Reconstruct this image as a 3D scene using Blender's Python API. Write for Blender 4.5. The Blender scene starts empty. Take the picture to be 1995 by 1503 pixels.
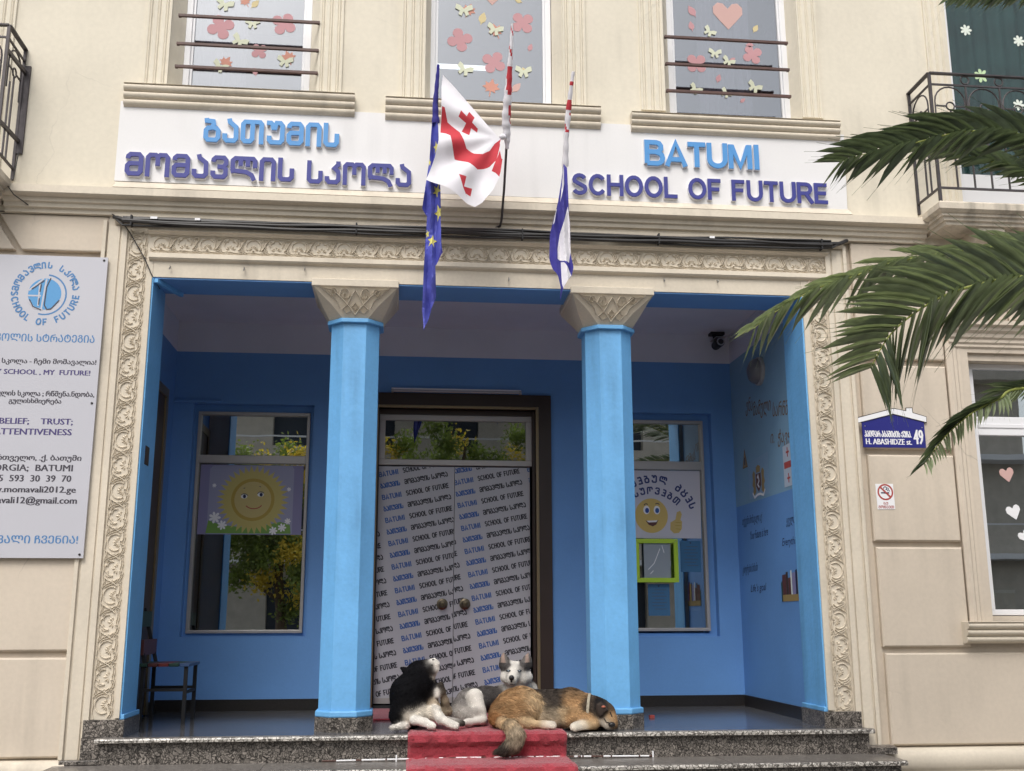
import bpy, bmesh, math, random
import numpy as np
from mathutils import Vector, Matrix

random.seed(7)
R = math.radians
PI = math.pi
SC = bpy.context.scene
COL = SC.collection

# ------------------------------------------------------------------ camera
CAM_F = 2073.5
CAM_LOC = Vector((0.0, -8.0, 1.40))
_p, _y, _r = R(12.407), R(-5.922), R(-0.122)
CAM_M = (Matrix.Rotation(_y, 3, 'Z') @ Matrix.Rotation(_p, 3, 'X') @
         Matrix(((1, 0, 0), (0, 0, -1), (0, 1, 0))) @ Matrix.Rotation(_r, 3, 'Z'))
cam = bpy.data.cameras.new('camera')
cam.sensor_fit = 'HORIZONTAL'; cam.sensor_width = 36.0
cam.lens = CAM_F / 1995 * 36
cam.clip_start = 0.05; cam.clip_end = 400
camo = bpy.data.objects.new('camera', cam); COL.objects.link(camo)
camo.matrix_world = Matrix.Translation(CAM_LOC) @ CAM_M.to_4x4()
SC.camera = camo

def at(px, py, Y):
    "place in the world (metres) that the photograph shows at px,py, at depth Y"
    d = CAM_M @ Vector(((px - 997.5) / CAM_F, -(py - 751.5) / CAM_F, -1))
    return CAM_LOC + d * ((Y - CAM_LOC.y) / d.y)

# ------------------------------------------------------------------ light
SUN_EL, SUN_AZ = R(52), R(200)          # azimuth clockwise from +Y
w = bpy.data.worlds.new('World'); SC.world = w; w.use_nodes = True
nt = w.node_tree; bg = nt.nodes['Background']
sky = nt.nodes.new('ShaderNodeTexSky'); sky.sky_type = 'NISHITA'; sky.sun_disc = False
sky.sun_elevation = SUN_EL; sky.sun_rotation = SUN_AZ
sky.air_density = 1.2; sky.dust_density = 4.0; sky.ozone_density = 1.0
hs = nt.nodes.new('ShaderNodeHueSaturation'); hs.inputs['Saturation'].default_value = 0.30
nt.links.new(sky.outputs[0], hs.inputs['Color']); nt.links.new(hs.outputs[0], bg.inputs[0])
bg.inputs[1].default_value = 0.14
sl = bpy.data.lights.new('sun', 'SUN'); sl.energy = 1.1; sl.angle = R(24); sl.color = (1.0, 0.95, 0.88)
so = bpy.data.objects.new('sun', sl); COL.objects.link(so)
sd = Vector((math.sin(SUN_AZ) * math.cos(SUN_EL), math.cos(SUN_AZ) * math.cos(SUN_EL), math.sin(SUN_EL)))
so.location = (-3, -14, 20); so.rotation_euler = sd.to_track_quat('Z', 'Y').to_euler()
SC.view_settings.view_transform = 'Standard'; SC.view_settings.look = 'None'
SC.view_settings.gamma = 1; SC.view_settings.use_curve_mapping = False
SC.view_settings.exposure = 0.50

# ------------------------------------------------------------------ helpers
class MB:
    def __init__(s): s.v = []; s.f = []; s.mi = []; s.m = 0
    def add(s, vs, fs):
        b = len(s.v); s.v += [tuple(x) for x in vs]
        for f in fs: s.f.append(tuple(b + i for i in f)); s.mi.append(s.m)
        return s
    def box(s, x0, x1, y0, y1, z0, z1):
        if x1 - x0 < 1e-6 or y1 - y0 < 1e-6 or z1 - z0 < 1e-6: return s
        v = [(x, y, z) for z in (z0, z1) for y in (y0, y1) for x in (x0, x1)]
        return s.add(v, [(0, 2, 3, 1), (4, 5, 7, 6), (0, 1, 5, 4), (2, 6, 7, 3), (0, 4, 6, 2), (1, 3, 7, 5)])
    def cbox(s, x0, x1, y0, y1, z0, z1, c):
        "box whose front (low y) face has a chamfer all round"
        v = [(x0, y1, z0), (x1, y1, z0), (x1, y1, z1), (x0, y1, z1),
             (x0, y0 + c, z0), (x1, y0 + c, z0), (x1, y0 + c, z1), (x0, y0 + c, z1),
             (x0 + c, y0, z0 + c), (x1 - c, y0, z0 + c), (x1 - c, y0, z1 - c), (x0 + c, y0, z1 - c)]
        f = [(3, 2, 1, 0), (8, 9, 10, 11)]
        for i in range(4):
            j = (i + 1) % 4
            f += [(i, j, 4 + j, 4 + i), (4 + i, 4 + j, 8 + j, 8 + i)]
        return s.add(v, f)
    def prof(s, pts, x0, x1, m0=0.0, m1=0.0):
        "(y,z) profile swept along x; m0/m1 mitre the ends by their y"
        n = len(pts)
        v = [(x0 + m0 * (p[0]), p[0], p[1]) for p in pts] + [(x1 - m1 * (p[0]), p[0], p[1]) for p in pts]
        f = [(i, (i + 1) % n, n + (i + 1) % n, n + i) for i in range(n)]
        return s.add(v, f + [tuple(range(n - 1, -1, -1)), tuple(range(n, 2 * n))])
    def proft(s, pts, z0, z1):
        "(x,y) profile swept along z"
        n = len(pts)
        v = [(p[0], p[1], z0) for p in pts] + [(p[0], p[1], z1) for p in pts]
        f = [(i, (i + 1) % n, n + (i + 1) % n, n + i) for i in range(n)]
        return s.add(v, f + [tuple(range(n - 1, -1, -1)), tuple(range(n, 2 * n))])
    def plate(s, pts, y0, y1):
        "(x,z) polygon with thickness from y0 (front) to y1"
        n = len(pts)
        v = [(p[0], y0, p[1]) for p in pts] + [(p[0], y1, p[1]) for p in pts]
        f = [tuple(range(n)), tuple(range(2 * n - 1, n - 1, -1))]
        f += [(i, n + i, n + (i + 1) % n, (i + 1) % n) for i in range(n)]
        return s.add(v, f)
    def tube(s, pts, r, n=8, cap=True):
        pts = [Vector(p) for p in pts]; rs = r if hasattr(r, '__len__') else [r] * len(pts)
        b = len(s.v); up = None
        for i, p in enumerate(pts):
            t = (pts[min(i + 1, len(pts) - 1)] - pts[max(i - 1, 0)]).normalized()
            if up is None: up = t.orthogonal().normalized()
            up = (up - t * up.dot(t)).normalized(); q = t.cross(up)
            for k in range(n):
                a = 2 * PI * k / n
                s.v.append(tuple(p + (up * math.cos(a) + q * math.sin(a)) * rs[i]))
        for i in range(len(pts) - 1):
            for k in range(n):
                a = b + i * n + k; c = b + i * n + (k + 1) % n
                s.f.append((a, c, c + n, a + n)); s.mi.append(s.m)
        if cap:
            s.f.append(tuple(b + k for k in range(n - 1, -1, -1))); s.mi.append(s.m)
            e = b + (len(pts) - 1) * n
            s.f.append(tuple(e + k for k in range(n))); s.mi.append(s.m)
        return s
    def bar(s, a, b, w, h=None):
        "square bar between two points"
        h = h or w; a = Vector(a); b = Vector(b); t = (b - a).normalized()
        u = t.cross(Vector((0, 0, 1)))
        if u.length < .1: u = Vector((1, 0, 0))
        u.normalize(); q = u.cross(t)
        v = [p + u * (w / 2 * i) + q * (h / 2 * j) for p in (a, b) for i, j in ((-1, -1), (1, -1), (1, 1), (-1, 1))]
        return s.add(v, [(3, 2, 1, 0), (4, 5, 6, 7), (0, 1, 5, 4), (1, 2, 6, 5), (2, 3, 7, 6), (3, 0, 4, 7)])
    def lathe(s, c, prof, n=20, axis='Y'):
        "profile (r, t) turned about an axis through c"
        c = Vector(c); b = len(s.v)
        for r, t in prof:
            for k in range(n):
                a = 2 * PI * k / n; u, v = r * math.cos(a), r * math.sin(a)
                s.v.append(tuple(c + (Vector((u, t, v)) if axis == 'Y' else Vector((t, u, v)) if axis == 'X' else Vector((u, v, t)))))
        for i in range(len(prof) - 1):
            for k in range(n):
                a = b + i * n + k; d = b + i * n + (k + 1) % n
                s.f.append((a, d, d + n, a + n)); s.mi.append(s.m)
        for e, rev in ((0, 1), (len(prof) - 1, 0)):
            f = [b + e * n + k for k in range(n)]
            s.f.append(tuple(reversed(f)) if rev else tuple(f)); s.mi.append(s.m)
        return s
    def mesh(s, name, mats, smooth=False, fix=True):
        me = bpy.data.meshes.new(name); me.from_pydata(s.v, [], s.f)
        for m in (mats if isinstance(mats, (list, tuple)) else [mats]): me.materials.append(m)
        if isinstance(mats, (list, tuple)): me.polygons.foreach_set('material_index', s.mi)
        if fix:
            b = bmesh.new(); b.from_mesh(me); bmesh.ops.recalc_face_normals(b, faces=b.faces); b.to_mesh(me); b.free()
        if smooth:
            me.polygons.foreach_set('use_smooth', [True] * len(me.polygons))
            try: me.set_sharp_from_angle(angle=R(40))
            except Exception: pass
        me.update(); return me
    def build(s, name, mats, parent=None, smooth=False, bevel=0, fix=True, label=None):
        o = bpy.data.objects.new(name, s.mesh(name, mats, smooth, fix)); COL.objects.link(o)
        if parent: o.parent = parent
        if bevel:
            m = o.modifiers.new('bevel', 'BEVEL'); m.width = bevel; m.segments = 2; m.limit_method = 'ANGLE'; m.angle_limit = R(50)
        if label: o['label'] = label
        return o

def empty(name, label, cat, group=None, loc=(0, 0, 0)):
    o = bpy.data.objects.new(name, None); COL.objects.link(o); o.location = loc; o.empty_display_size = .1
    return tag(o, label, cat, group)
def tag(o, label, cat, group=None):
    o['label'] = label; o['category'] = cat
    if group: o['group'] = group
    return o
def inst(name, me, parent, M):
    o = bpy.data.objects.new(name, me); COL.objects.link(o); o.parent = parent; o.matrix_local = M
    return o

# ------------------------------------------------------------------ materials
def mat(name, col, rough=.7, metal=0, spec=.5, var=0, vscale=3, fine=0, fscale=60, bump=0, bscale=80, bdist=.002,
        streak=0, coat=0, emis=None, estr=0, alpha=1, crack=0, sheen=0):
    m = bpy.data.materials.new(name); m.use_nodes = True; n = m.node_tree; N = n.nodes; L = n.links
    P = N['Principled BSDF']; P.inputs['Roughness'].default_value = rough; P.inputs['Metallic'].default_value = metal
    P.inputs['Specular IOR Level'].default_value = spec; P.inputs['Coat Weight'].default_value = coat
    c = (*col, 1); P.inputs['Base Color'].default_value = c
    if sheen: P.inputs['Sheen Weight'].default_value = sheen
    if emis: P.inputs['Emission Color'].default_value = (*emis, 1); P.inputs['Emission Strength'].default_value = estr
    tc = N.new('ShaderNodeTexCoord')
    last = None
    def mul(fac_out, lo, hi):
        nonlocal last
        r = N.new('ShaderNodeMapRange'); r.inputs[3].default_value = lo; r.inputs[4].default_value = hi
        L.new(fac_out, r.inputs[0])
        x = N.new('ShaderNodeMix'); x.data_type = 'RGBA'; x.blend_type = 'MULTIPLY'; x.inputs[0].default_value = 1
        if last is None: x.inputs[6].default_value = c
        else: L.new(last, x.inputs[6])
        L.new(r.outputs[0], x.inputs[7]); last = x.outputs[2]
        return r
    def noise(scale, det=4, vec=None, sc3=None):
        t = N.new('ShaderNodeTexNoise'); t.inputs['Scale'].default_value = scale; t.inputs['Detail'].default_value = det
        src = tc.outputs['Object']
        if sc3:
            mp = N.new('ShaderNodeMapping'); mp.inputs['Scale'].default_value = sc3; L.new(src, mp.inputs[0]); src = mp.outputs[0]
        L.new(src, t.inputs['Vector']); return t.outputs['Fac']
    if var: r = mul(noise(vscale, 5), 1 - var, 1 + var); r.inputs[1].default_value = .3; r.inputs[2].default_value = .7
    if fine: r = mul(noise(fscale, 3), 1 - fine, 1 + fine); r.inputs[1].default_value = .3; r.inputs[2].default_value = .7
    if streak:      # runs of dirt, only where a broad mask lets them show
        r1 = N.new('ShaderNodeMapRange'); r1.inputs[1].default_value = .46; r1.inputs[2].default_value = .66; L.new(noise(1, 4, sc3=(7, 7, .5)), r1.inputs[0])
        r2 = N.new('ShaderNodeMapRange'); r2.inputs[1].default_value = .45; r2.inputs[2].default_value = .62; L.new(noise(1.1, 3), r2.inputs[0])
        mm = N.new('ShaderNodeMath'); mm.operation = 'MULTIPLY'; L.new(r1.outputs[0], mm.inputs[0]); L.new(r2.outputs[0], mm.inputs[1]); mul(mm.outputs[0], 1, 1 - streak)
    if crack:
        v = N.new('ShaderNodeTexVoronoi'); v.feature = 'DISTANCE_TO_EDGE'; v.inputs['Scale'].default_value = .9
        d = N.new('ShaderNodeTexNoise'); d.inputs['Scale'].default_value = 3.0; d.inputs['Detail'].default_value = 6
        L.new(tc.outputs['Object'], d.inputs['Vector'])
        ad = N.new('ShaderNodeMixRGB'); ad.inputs[0].default_value = .22; L.new(tc.outputs['Object'], ad.inputs[1]); L.new(d.outputs['Color'], ad.inputs[2])
        L.new(ad.outputs[0], v.inputs['Vector'])
        a = N.new('ShaderNodeMapRange'); a.inputs[1].default_value = .0; a.inputs[2].default_value = .004; a.inputs[3].default_value = 1; a.inputs[4].default_value = 0
        L.new(v.outputs['Distance'], a.inputs[0])
        k = N.new('ShaderNodeMapRange'); k.inputs[1].default_value = .52; k.inputs[2].default_value = .66; L.new(noise(1.3, 2), k.inputs[0])
        mm = N.new('ShaderNodeMath'); mm.operation = 'MULTIPLY'; L.new(a.outputs[0], mm.inputs[0]); L.new(k.outputs[0], mm.inputs[1])
        mul(mm.outputs[0], 1, 1 - crack)
    if last: L.new(last, P.inputs['Base Color'])
    if bump:
        b = N.new('ShaderNodeBump'); b.inputs['Strength'].default_value = bump; b.inputs['Distance'].default_value = bdist
        L.new(noise(bscale, 4), b.inputs['Height']); L.new(b.outputs[0], P.inputs['Normal'])
    return m

def granite(name, scale=26, dark=(.035, .03, .027), light=(.30, .27, .24), rough=.3, contrast=1.0):
    m = bpy.data.materials.new(name); m.use_nodes = True; n = m.node_tree; N = n.nodes; L = n.links
    P = N['Principled BSDF']; P.inputs['Roughness'].default_value = rough
    tc = N.new('ShaderNodeTexCoord')
    d = N.new('ShaderNodeTexNoise'); d.inputs['Scale'].default_value = 14; L.new(tc.outputs['Object'], d.inputs['Vector'])
    ad = N.new('ShaderNodeMixRGB'); ad.inputs[0].default_value = .09; L.new(tc.outputs['Object'], ad.inputs[1]); L.new(d.outputs['Color'], ad.inputs[2])
    v = N.new('ShaderNodeTexVoronoi'); v.feature = 'DISTANCE_TO_EDGE'; v.inputs['Scale'].default_value = scale; L.new(ad.outputs[0], v.inputs['Vector'])
    v2 = N.new('ShaderNodeTexVoronoi'); v2.feature = 'F1'; v2.inputs['Scale'].default_value = scale; L.new(ad.outputs[0], v2.inputs['Vector'])
    v3 = N.new('ShaderNodeTexVoronoi'); v3.feature = 'F1'; v3.inputs['Scale'].default_value = scale * 2.6; L.new(ad.outputs[0], v3.inputs['Vector'])
    r = N.new('ShaderNodeValToRGB'); e = r.color_ramp.elements
    e[0].position = .05; e[0].color = (*dark, 1); e[1].position = .17; e[1].color = (*light, 1)
    e2 = r.color_ramp.elements.new(.32); e2.color = (light[0] * .72, light[1] * .72, light[2] * .72, 1)
    e3 = r.color_ramp.elements.new(.5); e3.color = (light[0] * .95, light[1] * .92, light[2] * .9, 1)
    L.new(v.outputs['Distance'], r.inputs[0])
    hv = N.new('ShaderNodeSeparateColor'); L.new(v2.outputs['Color'], hv.inputs[0])
    mr = N.new('ShaderNodeMapRange'); mr.inputs[3].default_value = .45; mr.inputs[4].default_value = 1.15; L.new(hv.outputs[0], mr.inputs[0])
    x = N.new('ShaderNodeMix'); x.data_type = 'RGBA'; x.blend_type = 'MULTIPLY'; x.inputs[0].default_value = contrast
    L.new(r.outputs[0], x.inputs[6]); L.new(mr.outputs[0], x.inputs[7])
    h3 = N.new('ShaderNodeSeparateColor'); L.new(v3.outputs['Color'], h3.inputs[0])
    m3 = N.new('ShaderNodeMapRange'); m3.inputs[3].default_value = .7; m3.inputs[4].default_value = 1.2; L.new(h3.outputs[0], m3.inputs[0])
    y = N.new('ShaderNodeMix'); y.data_type = 'RGBA'; y.blend_type = 'MULTIPLY'; y.inputs[0].default_value = 1
    L.new(x.outputs[2], y.inputs[6]); L.new(m3.outputs[0], y.inputs[7])
    L.new(y.outputs[2], P.inputs['Base Color'])
    return m

def glass(name, refl=.22, tint=(.75, .8, .8), rough=.0, wob=.0):
    m = bpy.data.materials.new(name); m.use_nodes = True; n = m.node_tree; N = n.nodes; L = n.links
    N.remove(N['Principled BSDF'])
    t = N.new('ShaderNodeBsdfTransparent'); t.inputs[0].default_value = (*tint, 1)
    g = N.new('ShaderNodeBsdfGlossy'); g.inputs['Roughness'].default_value = rough; g.inputs[0].default_value = (.9, .93, .95, 1)
    lw = N.new('ShaderNodeLayerWeight'); pw = N.new('ShaderNodeMath'); pw.operation = 'POWER'; pw.inputs[1].default_value = 4.5; L.new(lw.outputs['Facing'], pw.inputs[0])
    a = N.new('ShaderNodeMath'); a.operation = 'MULTIPLY_ADD'; a.use_clamp = True; a.inputs[1].default_value = .8; a.inputs[2].default_value = refl + .035; L.new(pw.outputs[0], a.inputs[0])
    x = N.new('ShaderNodeMixShader'); L.new(a.outputs[0], x.inputs[0]); L.new(t.outputs[0], x.inputs[1]); L.new(g.outputs[0], x.inputs[2])
    L.new(x.outputs[0], N['Material Output'].inputs[0])
    if wob:
        tc = N.new('ShaderNodeTexCoord'); q = N.new('ShaderNodeTexNoise'); q.inputs['Scale'].default_value = 1.6; L.new(tc.outputs['Object'], q.inputs['Vector'])
        b = N.new('ShaderNodeBump'); b.inputs['Strength'].default_value = wob; b.inputs['Distance'].default_value = .02
        L.new(q.outputs['Fac'], b.inputs['Height']); L.new(b.outputs[0], g.inputs['Normal'])
    return m

def attr_mat(name, rough=.8, sheen=0, backlit=0):
    m = bpy.data.materials.new(name); m.use_nodes = True; n = m.node_tree; N = n.nodes; L = n.links
    P = N['Principled BSDF']; P.inputs['Roughness'].default_value = rough; P.inputs['Specular IOR Level'].default_value = .10
    a = N.new('ShaderNodeAttribute'); a.attribute_name = 'coat'; L.new(a.outputs['Color'], P.inputs['Base Color'])
    return m

M = dict(
    cream=mat('upper_cream_paint', (.69, .635, .525), .85, var=.05, vscale=1.2, fine=.03, fscale=25, bump=.25, bscale=35, bdist=.003, streak=.13, crack=.14),
    cream2=mat('cream_trim_paint', (.62, .555, .455), .8, var=.07, vscale=2.0, fine=.04, fscale=40, bump=.3, bscale=60, bdist=.002, streak=.20),
    block=mat('beige_block_paint', (.58, .505, .415), .85, var=.05, vscale=1.4, fine=.03, fscale=30, bump=.3, bscale=50, bdist=.002, streak=.14, crack=.26),
    frieze=mat('frieze_plaster', (.60, .53, .425), .85, var=.05, vscale=4, fine=.05, bump=.4, bscale=120, bdist=.001),
    white=mat('white_board_paint', (.74, .73, .73), .6, var=.03, vscale=1.5, fine=.01, streak=.08, crack=.12),
    pvc=mat('white_window_frame', (.75, .75, .77), .35, var=.02),
    sky=mat('sky_blue_paint', (.145, .40, .72), .5, var=.06, vscale=3.5, fine=.04, fscale=40, bump=.5, bscale=22, bdist=.005, streak=.22, crack=.10),
    blue=mat('blue_wall_paint', (.115, .275, .585), .6, var=.06, vscale=1.5, fine=.02, bump=.3, bscale=18, bdist=.004),
    pale=mat('pale_blue_wall_paint', (.20, .355, .50), .6, var=.05, vscale=2, bump=.3, bscale=18, bdist=.004),
    ceil=mat('ceiling_paint', (.62, .62, .71), .8, var=.05, vscale=2, bump=.3, bscale=20, bdist=.003),
    gran=granite('pebbled_granite', 50), grantop=granite('tread_granite', 60, (.10, .09, .085), (.30, .275, .25), .28, .6),
    grannose=granite('nosing_granite', 34, (.09, .08, .07), (.60, .57, .52), .3, .6),
    floor=mat('dark_floor_slab', (.085, .085, .09), .16, var=.15, vscale=6, fine=.3, fscale=120),
    skirt=mat('black_skirting', (.02, .018, .018), .3, fine=.3),
    carpet=mat('red_carpet', (.30, .032, .047), .95, var=.12, vscale=7, fine=.2, fscale=90, bump=1, bscale=75, bdist=.008, sheen=.3),
    alu=mat('grey_aluminium', (.40, .38, .37), .4, metal=.35, var=.04),
    brown=mat('dark_brown_panel', (.035, .022, .018), .4, var=.1),
    knob=mat('dull_brass', (.13, .105, .07), .3, metal=.7), gold=mat('bronze_trim', (.25, .19, .11), .35, metal=.5),
    glass=glass('window_glass', .44, (.55, .62, .62), .006, .02), glassup=glass('upper_window_glass', .20, (.62, .62, .66)), glassgr=glass('balcony_glass', .0, (.8, .85, .85)),
    glassdoor=glass('door_transom_glass', .20, (.5, .55, .55), .010, .03),
    room=mat('dim_room', (.05, .06, .08), .9), room2=mat('lilac_room', (.24, .23, .27), .9),
    curtain=mat('sheer_curtain', (.42, .41, .44), .9, var=.08, vscale=5), green=mat('green_drape', (.026, .068, .062), .8, var=.3, vscale=4),
    darkcurt=mat('mottled_grey_curtain', (.055, .065, .07), .9, var=.5, vscale=9),
    iron=mat('dark_iron', (.07, .062, .065), .5, metal=.5, var=.2, vscale=20), slab=mat('stained_slab_paint', (.60, .535, .44), .85, var=.10, vscale=5, fine=.06, streak=.55, bump=.3), rust=mat('rusty_brown_bar', (.085, .04, .032), .5, var=.2, vscale=20),
    black=mat('black_cable', (.022, .02, .02), .35, var=.2, vscale=30), blackm=mat('matt_black', (.015, .015, .017), .7),
    lblue=mat('light_blue_letter', (.075, .275, .60), .3, var=.03), dblue=mat('violet_blue_letter', (.036, .040, .235), .3, var=.04),
    letw=mat('letter_body_white', (.74, .74, .78), .4),
    pblue=mat('print_blue', (.03, .10, .33), .5), pblack=mat('print_black', (.025, .025, .035), .5),
    sheet=mat('grey_print_film', (.43, .43, .47), .28, var=.04, vscale=1.5),
    board=mat('silver_board', (.50, .50, .545), .3, metal=.0, var=.03, vscale=1), steel=mat('steel', (.5, .5, .5), .3, metal=1),
    bserif=mat('board_dark_print', (.05, .045, .06), .5), bpurple=mat('board_purple_print', (.06, .045, .16), .5), bblue=mat('board_blue_print', (.07, .20, .42), .5),
    navy=mat('navy_enamel', (.02, .022, .19), .3), wht=mat('plain_white', (.78, .78, .8), .5), red=mat('sign_red', (.38, .06, .05), .5),
    flagw=mat('white_flag_cloth', (.74, .72, .76), .8, var=.03, vscale=14), flagr=mat('red_flag_cloth', (.50, .035, .05), .8, var=.08, vscale=14),
    flagb=mat('blue_flag_cloth', (.065, .075, .38), .7, var=.15, vscale=8), flagy=mat('yellow_star_cloth', (.68, .62, .16), .7),
    flagn=mat('navy_flag_cloth', (.035, .03, .25), .7, var=.15, vscale=8),
    yellow=mat('poster_yellow', (.50, .42, .13), .5), yellow2=mat('poster_yellow_deep', (.42, .30, .05), .5), pgreen=mat('poster_green', (.16, .32, .06), .5),
    pviolet=mat('poster_violet', (.22, .21, .38), .5), plight=mat('poster_pale', (.30, .31, .45), .5), lime=mat('lime_frame', (.42, .62, .04), .45),
    ink=mat('ink_brown', (.20, .115, .045), .6), inkb=mat('ink_black', (.014, .020, .065), .6),
    pink=mat('pink_paper', (.50, .27, .29), .8), orange=mat('orange_paper', (.56, .27, .21), .8), butter=mat('pale_yellow_paper', (.60, .62, .48), .8),
    leafy=mat('yellow_leaf_paper', (.60, .50, .28), .8), heart=mat('heart_pink_paper', (.56, .36, .33), .8), daisy=mat('daisy_white', (.7, .75, .68), .8), daisyg=mat('daisy_green', (.50, .66, .40), .8),
    ply=mat('plastic_sleeve_blue', (.06, .16, .30), .2), kraft=mat('kraft_paper', (.38, .28, .16), .8),
    lampg=mat('frosted_lamp', (.13, .13, .14), .35, spec=.6), tubew=mat('fluorescent_tube', (.40, .38, .42), .3),
    lit=mat('lit_tube', (.9, .95, .9), .3, emis=(.9, 1, .93), estr=3.0),
    wood=mat('brown_door_wood', (.055, .033, .022), .45, var=.2), chgreen=mat('dark_green_slat', (.02, .06, .045), .5), chred=mat('red_slat', (.20, .035, .03), .5),
    chmar=mat('maroon_slat', (.10, .03, .03), .5), chblue=mat('blue_slat', (.05, .10, .22), .5),
    nose=mat('dog_nose', (.012, .011, .012), .3), eye=mat('pale_dog_eye', (.30, .36, .42), .1), collar=mat('beige_collar', (.30, .265, .20), .8, fine=.3),
    asphalt=mat('asphalt', (.09, .088, .085), .9, var=.15, fine=.2), pave=mat('paving', (.25, .23, .21), .9, var=.1, fine=.1),
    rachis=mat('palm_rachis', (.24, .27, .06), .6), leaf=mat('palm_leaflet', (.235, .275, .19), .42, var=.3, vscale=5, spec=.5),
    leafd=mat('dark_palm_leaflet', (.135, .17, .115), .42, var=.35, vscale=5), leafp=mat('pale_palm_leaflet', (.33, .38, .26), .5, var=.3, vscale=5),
    trunk=mat('palm_trunk_bark', (.12, .085, .055), .9, var=.3), opp=mat('opposite_plaster', (.55, .50, .43), .85, var=.1),
    oppd=mat('opposite_brick', (.16, .09, .07), .9, var=.2), tl=mat('tree_leaf', (.20, .26, .07), .6, var=.5, vscale=2), tly=mat('tree_leaf_yellow', (.65, .50, .08), .6, var=.3),
)

def leafmat(m, f=.35):
    n = m.node_tree; N = n.nodes; L = n.links; P = N['Principled BSDF']; t = N.new('ShaderNodeBsdfTranslucent')
    src = P.inputs['Base Color'].links[0].from_socket; g = N.new('ShaderNodeMixRGB'); g.blend_type = 'MULTIPLY'; g.inputs[0].default_value = 1; g.inputs[2].default_value = (1.25, 1.3, .75, 1)
    L.new(src, g.inputs[1]); L.new(g.outputs[0], t.inputs[0]); x = N.new('ShaderNodeMixShader'); x.inputs[0].default_value = f
    L.new(P.outputs[0], x.inputs[1]); L.new(t.outputs[0], x.inputs[2]); L.new(x.outputs[0], N['Material Output'].inputs[0])
for k_ in ('leaf', 'leafd', 'leafp', 'tl', 'tly'): leafmat(M[k_])

# ------------------------------------------------------------------ stroke alphabet (unit height)
def arc(cx, cy, rx, ry, a0, a1, n=8):
    return [(cx + rx * math.cos(R(a0 + (a1 - a0) * i / n)), cy + ry * math.sin(R(a0 + (a1 - a0) * i / n))) for i in range(n + 1)]
G = {}   # letter -> (advance width, [polylines])
k = .1
G['ბ'] = (.78, [[(.10, .98), (.12, .88), (.42, .86), (.46, .72), (.34, .60), (.58, .58), (.68, .48), (.68, .2), (.58, .1), (.2, .1), (.1, .2), (.1, .48), (.2, .58), (.36, .58)]])
G['ა'] = (.74, [[(.28, 1.0), (.32, .86), (.62, .66), (.64, .2), (.54, .1), (.2, .1), (.1, .2), (.1, .38)]])
G['თ'] = (1.08, [[(.98, .0), (.98, .82), (.9, .9), (.2, .9), (.1, .8), (.1, .2), (.2, .1), (.45, .1), (.55, .2), (.55, .86)]])
G['უ'] = (.88, [[(.02, .9), (.22, .9), (.30, .84), (.34, .70), (.42, .70), (.5, .9), (.68, .9), (.78, .8), (.78, .2), (.68, .1), (.26, .1), (.16, .2), (.16, .36)]])
G['მ'] = (.80, [[(.1, .72), (.12, .82), (.22, .9), (.6, .9), (.7, .8), (.7, .2), (.6, .1), (.2, .1), (.1, .2), (.1, .42), (.2, .52), (.64, .52)]])
G['ი'] = (.74, [[(.1, 0), (.1, .8), (.2, .9), (.54, .9), (.64, .8), (.64, 0)]])
G['ს'] = (.74, [[(.1, 1.0), (.1, .2), (.2, .1), (.54, .1), (.64, .2), (.64, .56)]])
G['ო'] = (1.08, [[(.1, 0), (.1, .8), (.2, .9), (.44, .9), (.54, .8), (.64, .9), (.88, .9), (.98, .8), (.98, 0)], [(.54, .84), (.54, .45)]])
G['ვ'] = (.78, [[(.1, .72), (.12, .82), (.22, .9), (.58, .9), (.68, .8), (.68, .64), (.58, .52), (.3, .52)], [(.58, .52), (.68, .42), (.68, .2), (.58, .1), (.2, .1), (.1, .2), (.1, .34)]])
G['ლ'] = (1.22, [[(1.12, .52), (1.12, .8), (1.02, .9), (.22, .9), (.1, .8), (.1, .5), (.18, .38), (.72, .34), (.98, .22), (1.1, 0)], [(.46, .86), (.46, .58)], [(.79, .86), (.79, .56)], [(.18, .38), (.02, .34)]])
G['კ'] = (.74, [[(.62, 1.0), (.62, .86), (.45, .70), (.62, .56), (.64, .46), (.64, .2), (.54, .1), (.2, .1), (.1, .2), (.1, .34)]])
G['რ'] = (1.0, [[(.1, 0), (.1, .8), (.2, .9), (.5, .9), (.5, .35)], [(.5, .9), (.8, .9), (.9, .8), (.9, .6)]])
G['ტ'] = (.9, [[(.2, .9), (.1, .8), (.1, .2), (.2, .1), (.7, .1), (.8, .2), (.8, .8), (.7, .9), (.2, .9)], [(.45, 1), (.45, .5)]])
G['ე'] = (.78, [[(.1, .9), (.55, .9), (.65, .8), (.65, .1), (.2, .1), (.1, .2)], [(.65, .5), (.2, .5)]])
G['გ'] = (.8, [[(.1, .72), (.2, .9), (.6, .9), (.7, .8), (.7, .2), (.6, .1), (.2, .1), (.1, .2), (.1, .52), (.7, .52)]])
G['დ'] = (.8, [[(.3, 1), (.65, .8), (.68, .2), (.55, .1), (.2, .1), (.1, .2), (.1, .5), (.2, .6), (.66, .6)]])
G['ღ'] = (.9, [[(.1, .9), (.3, .6), (.1, .4), (.1, .2), (.2, .1), (.7, .1), (.8, .2), (.8, .45), (.6, .6), (.8, .9)]])
G['B'] = (.80, [[(.1, .08), (.1, .92), (.48, .92)] + arc(.48, .73, .19, .19, 90, -90, 5) + [(.1, .54)], [(.46, .52)] + arc(.50, .30, .22, .22, 90, -90, 6) + [(.1, .08)]])
G['A'] = (.86, [[(.06, 0), (.43, .95), (.80, 0)], [(.2, .27), (.66, .27)]])
G['T'] = (.76, [[(.02, .91), (.74, .91)], [(.38, .88), (.38, 0)]])
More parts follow.
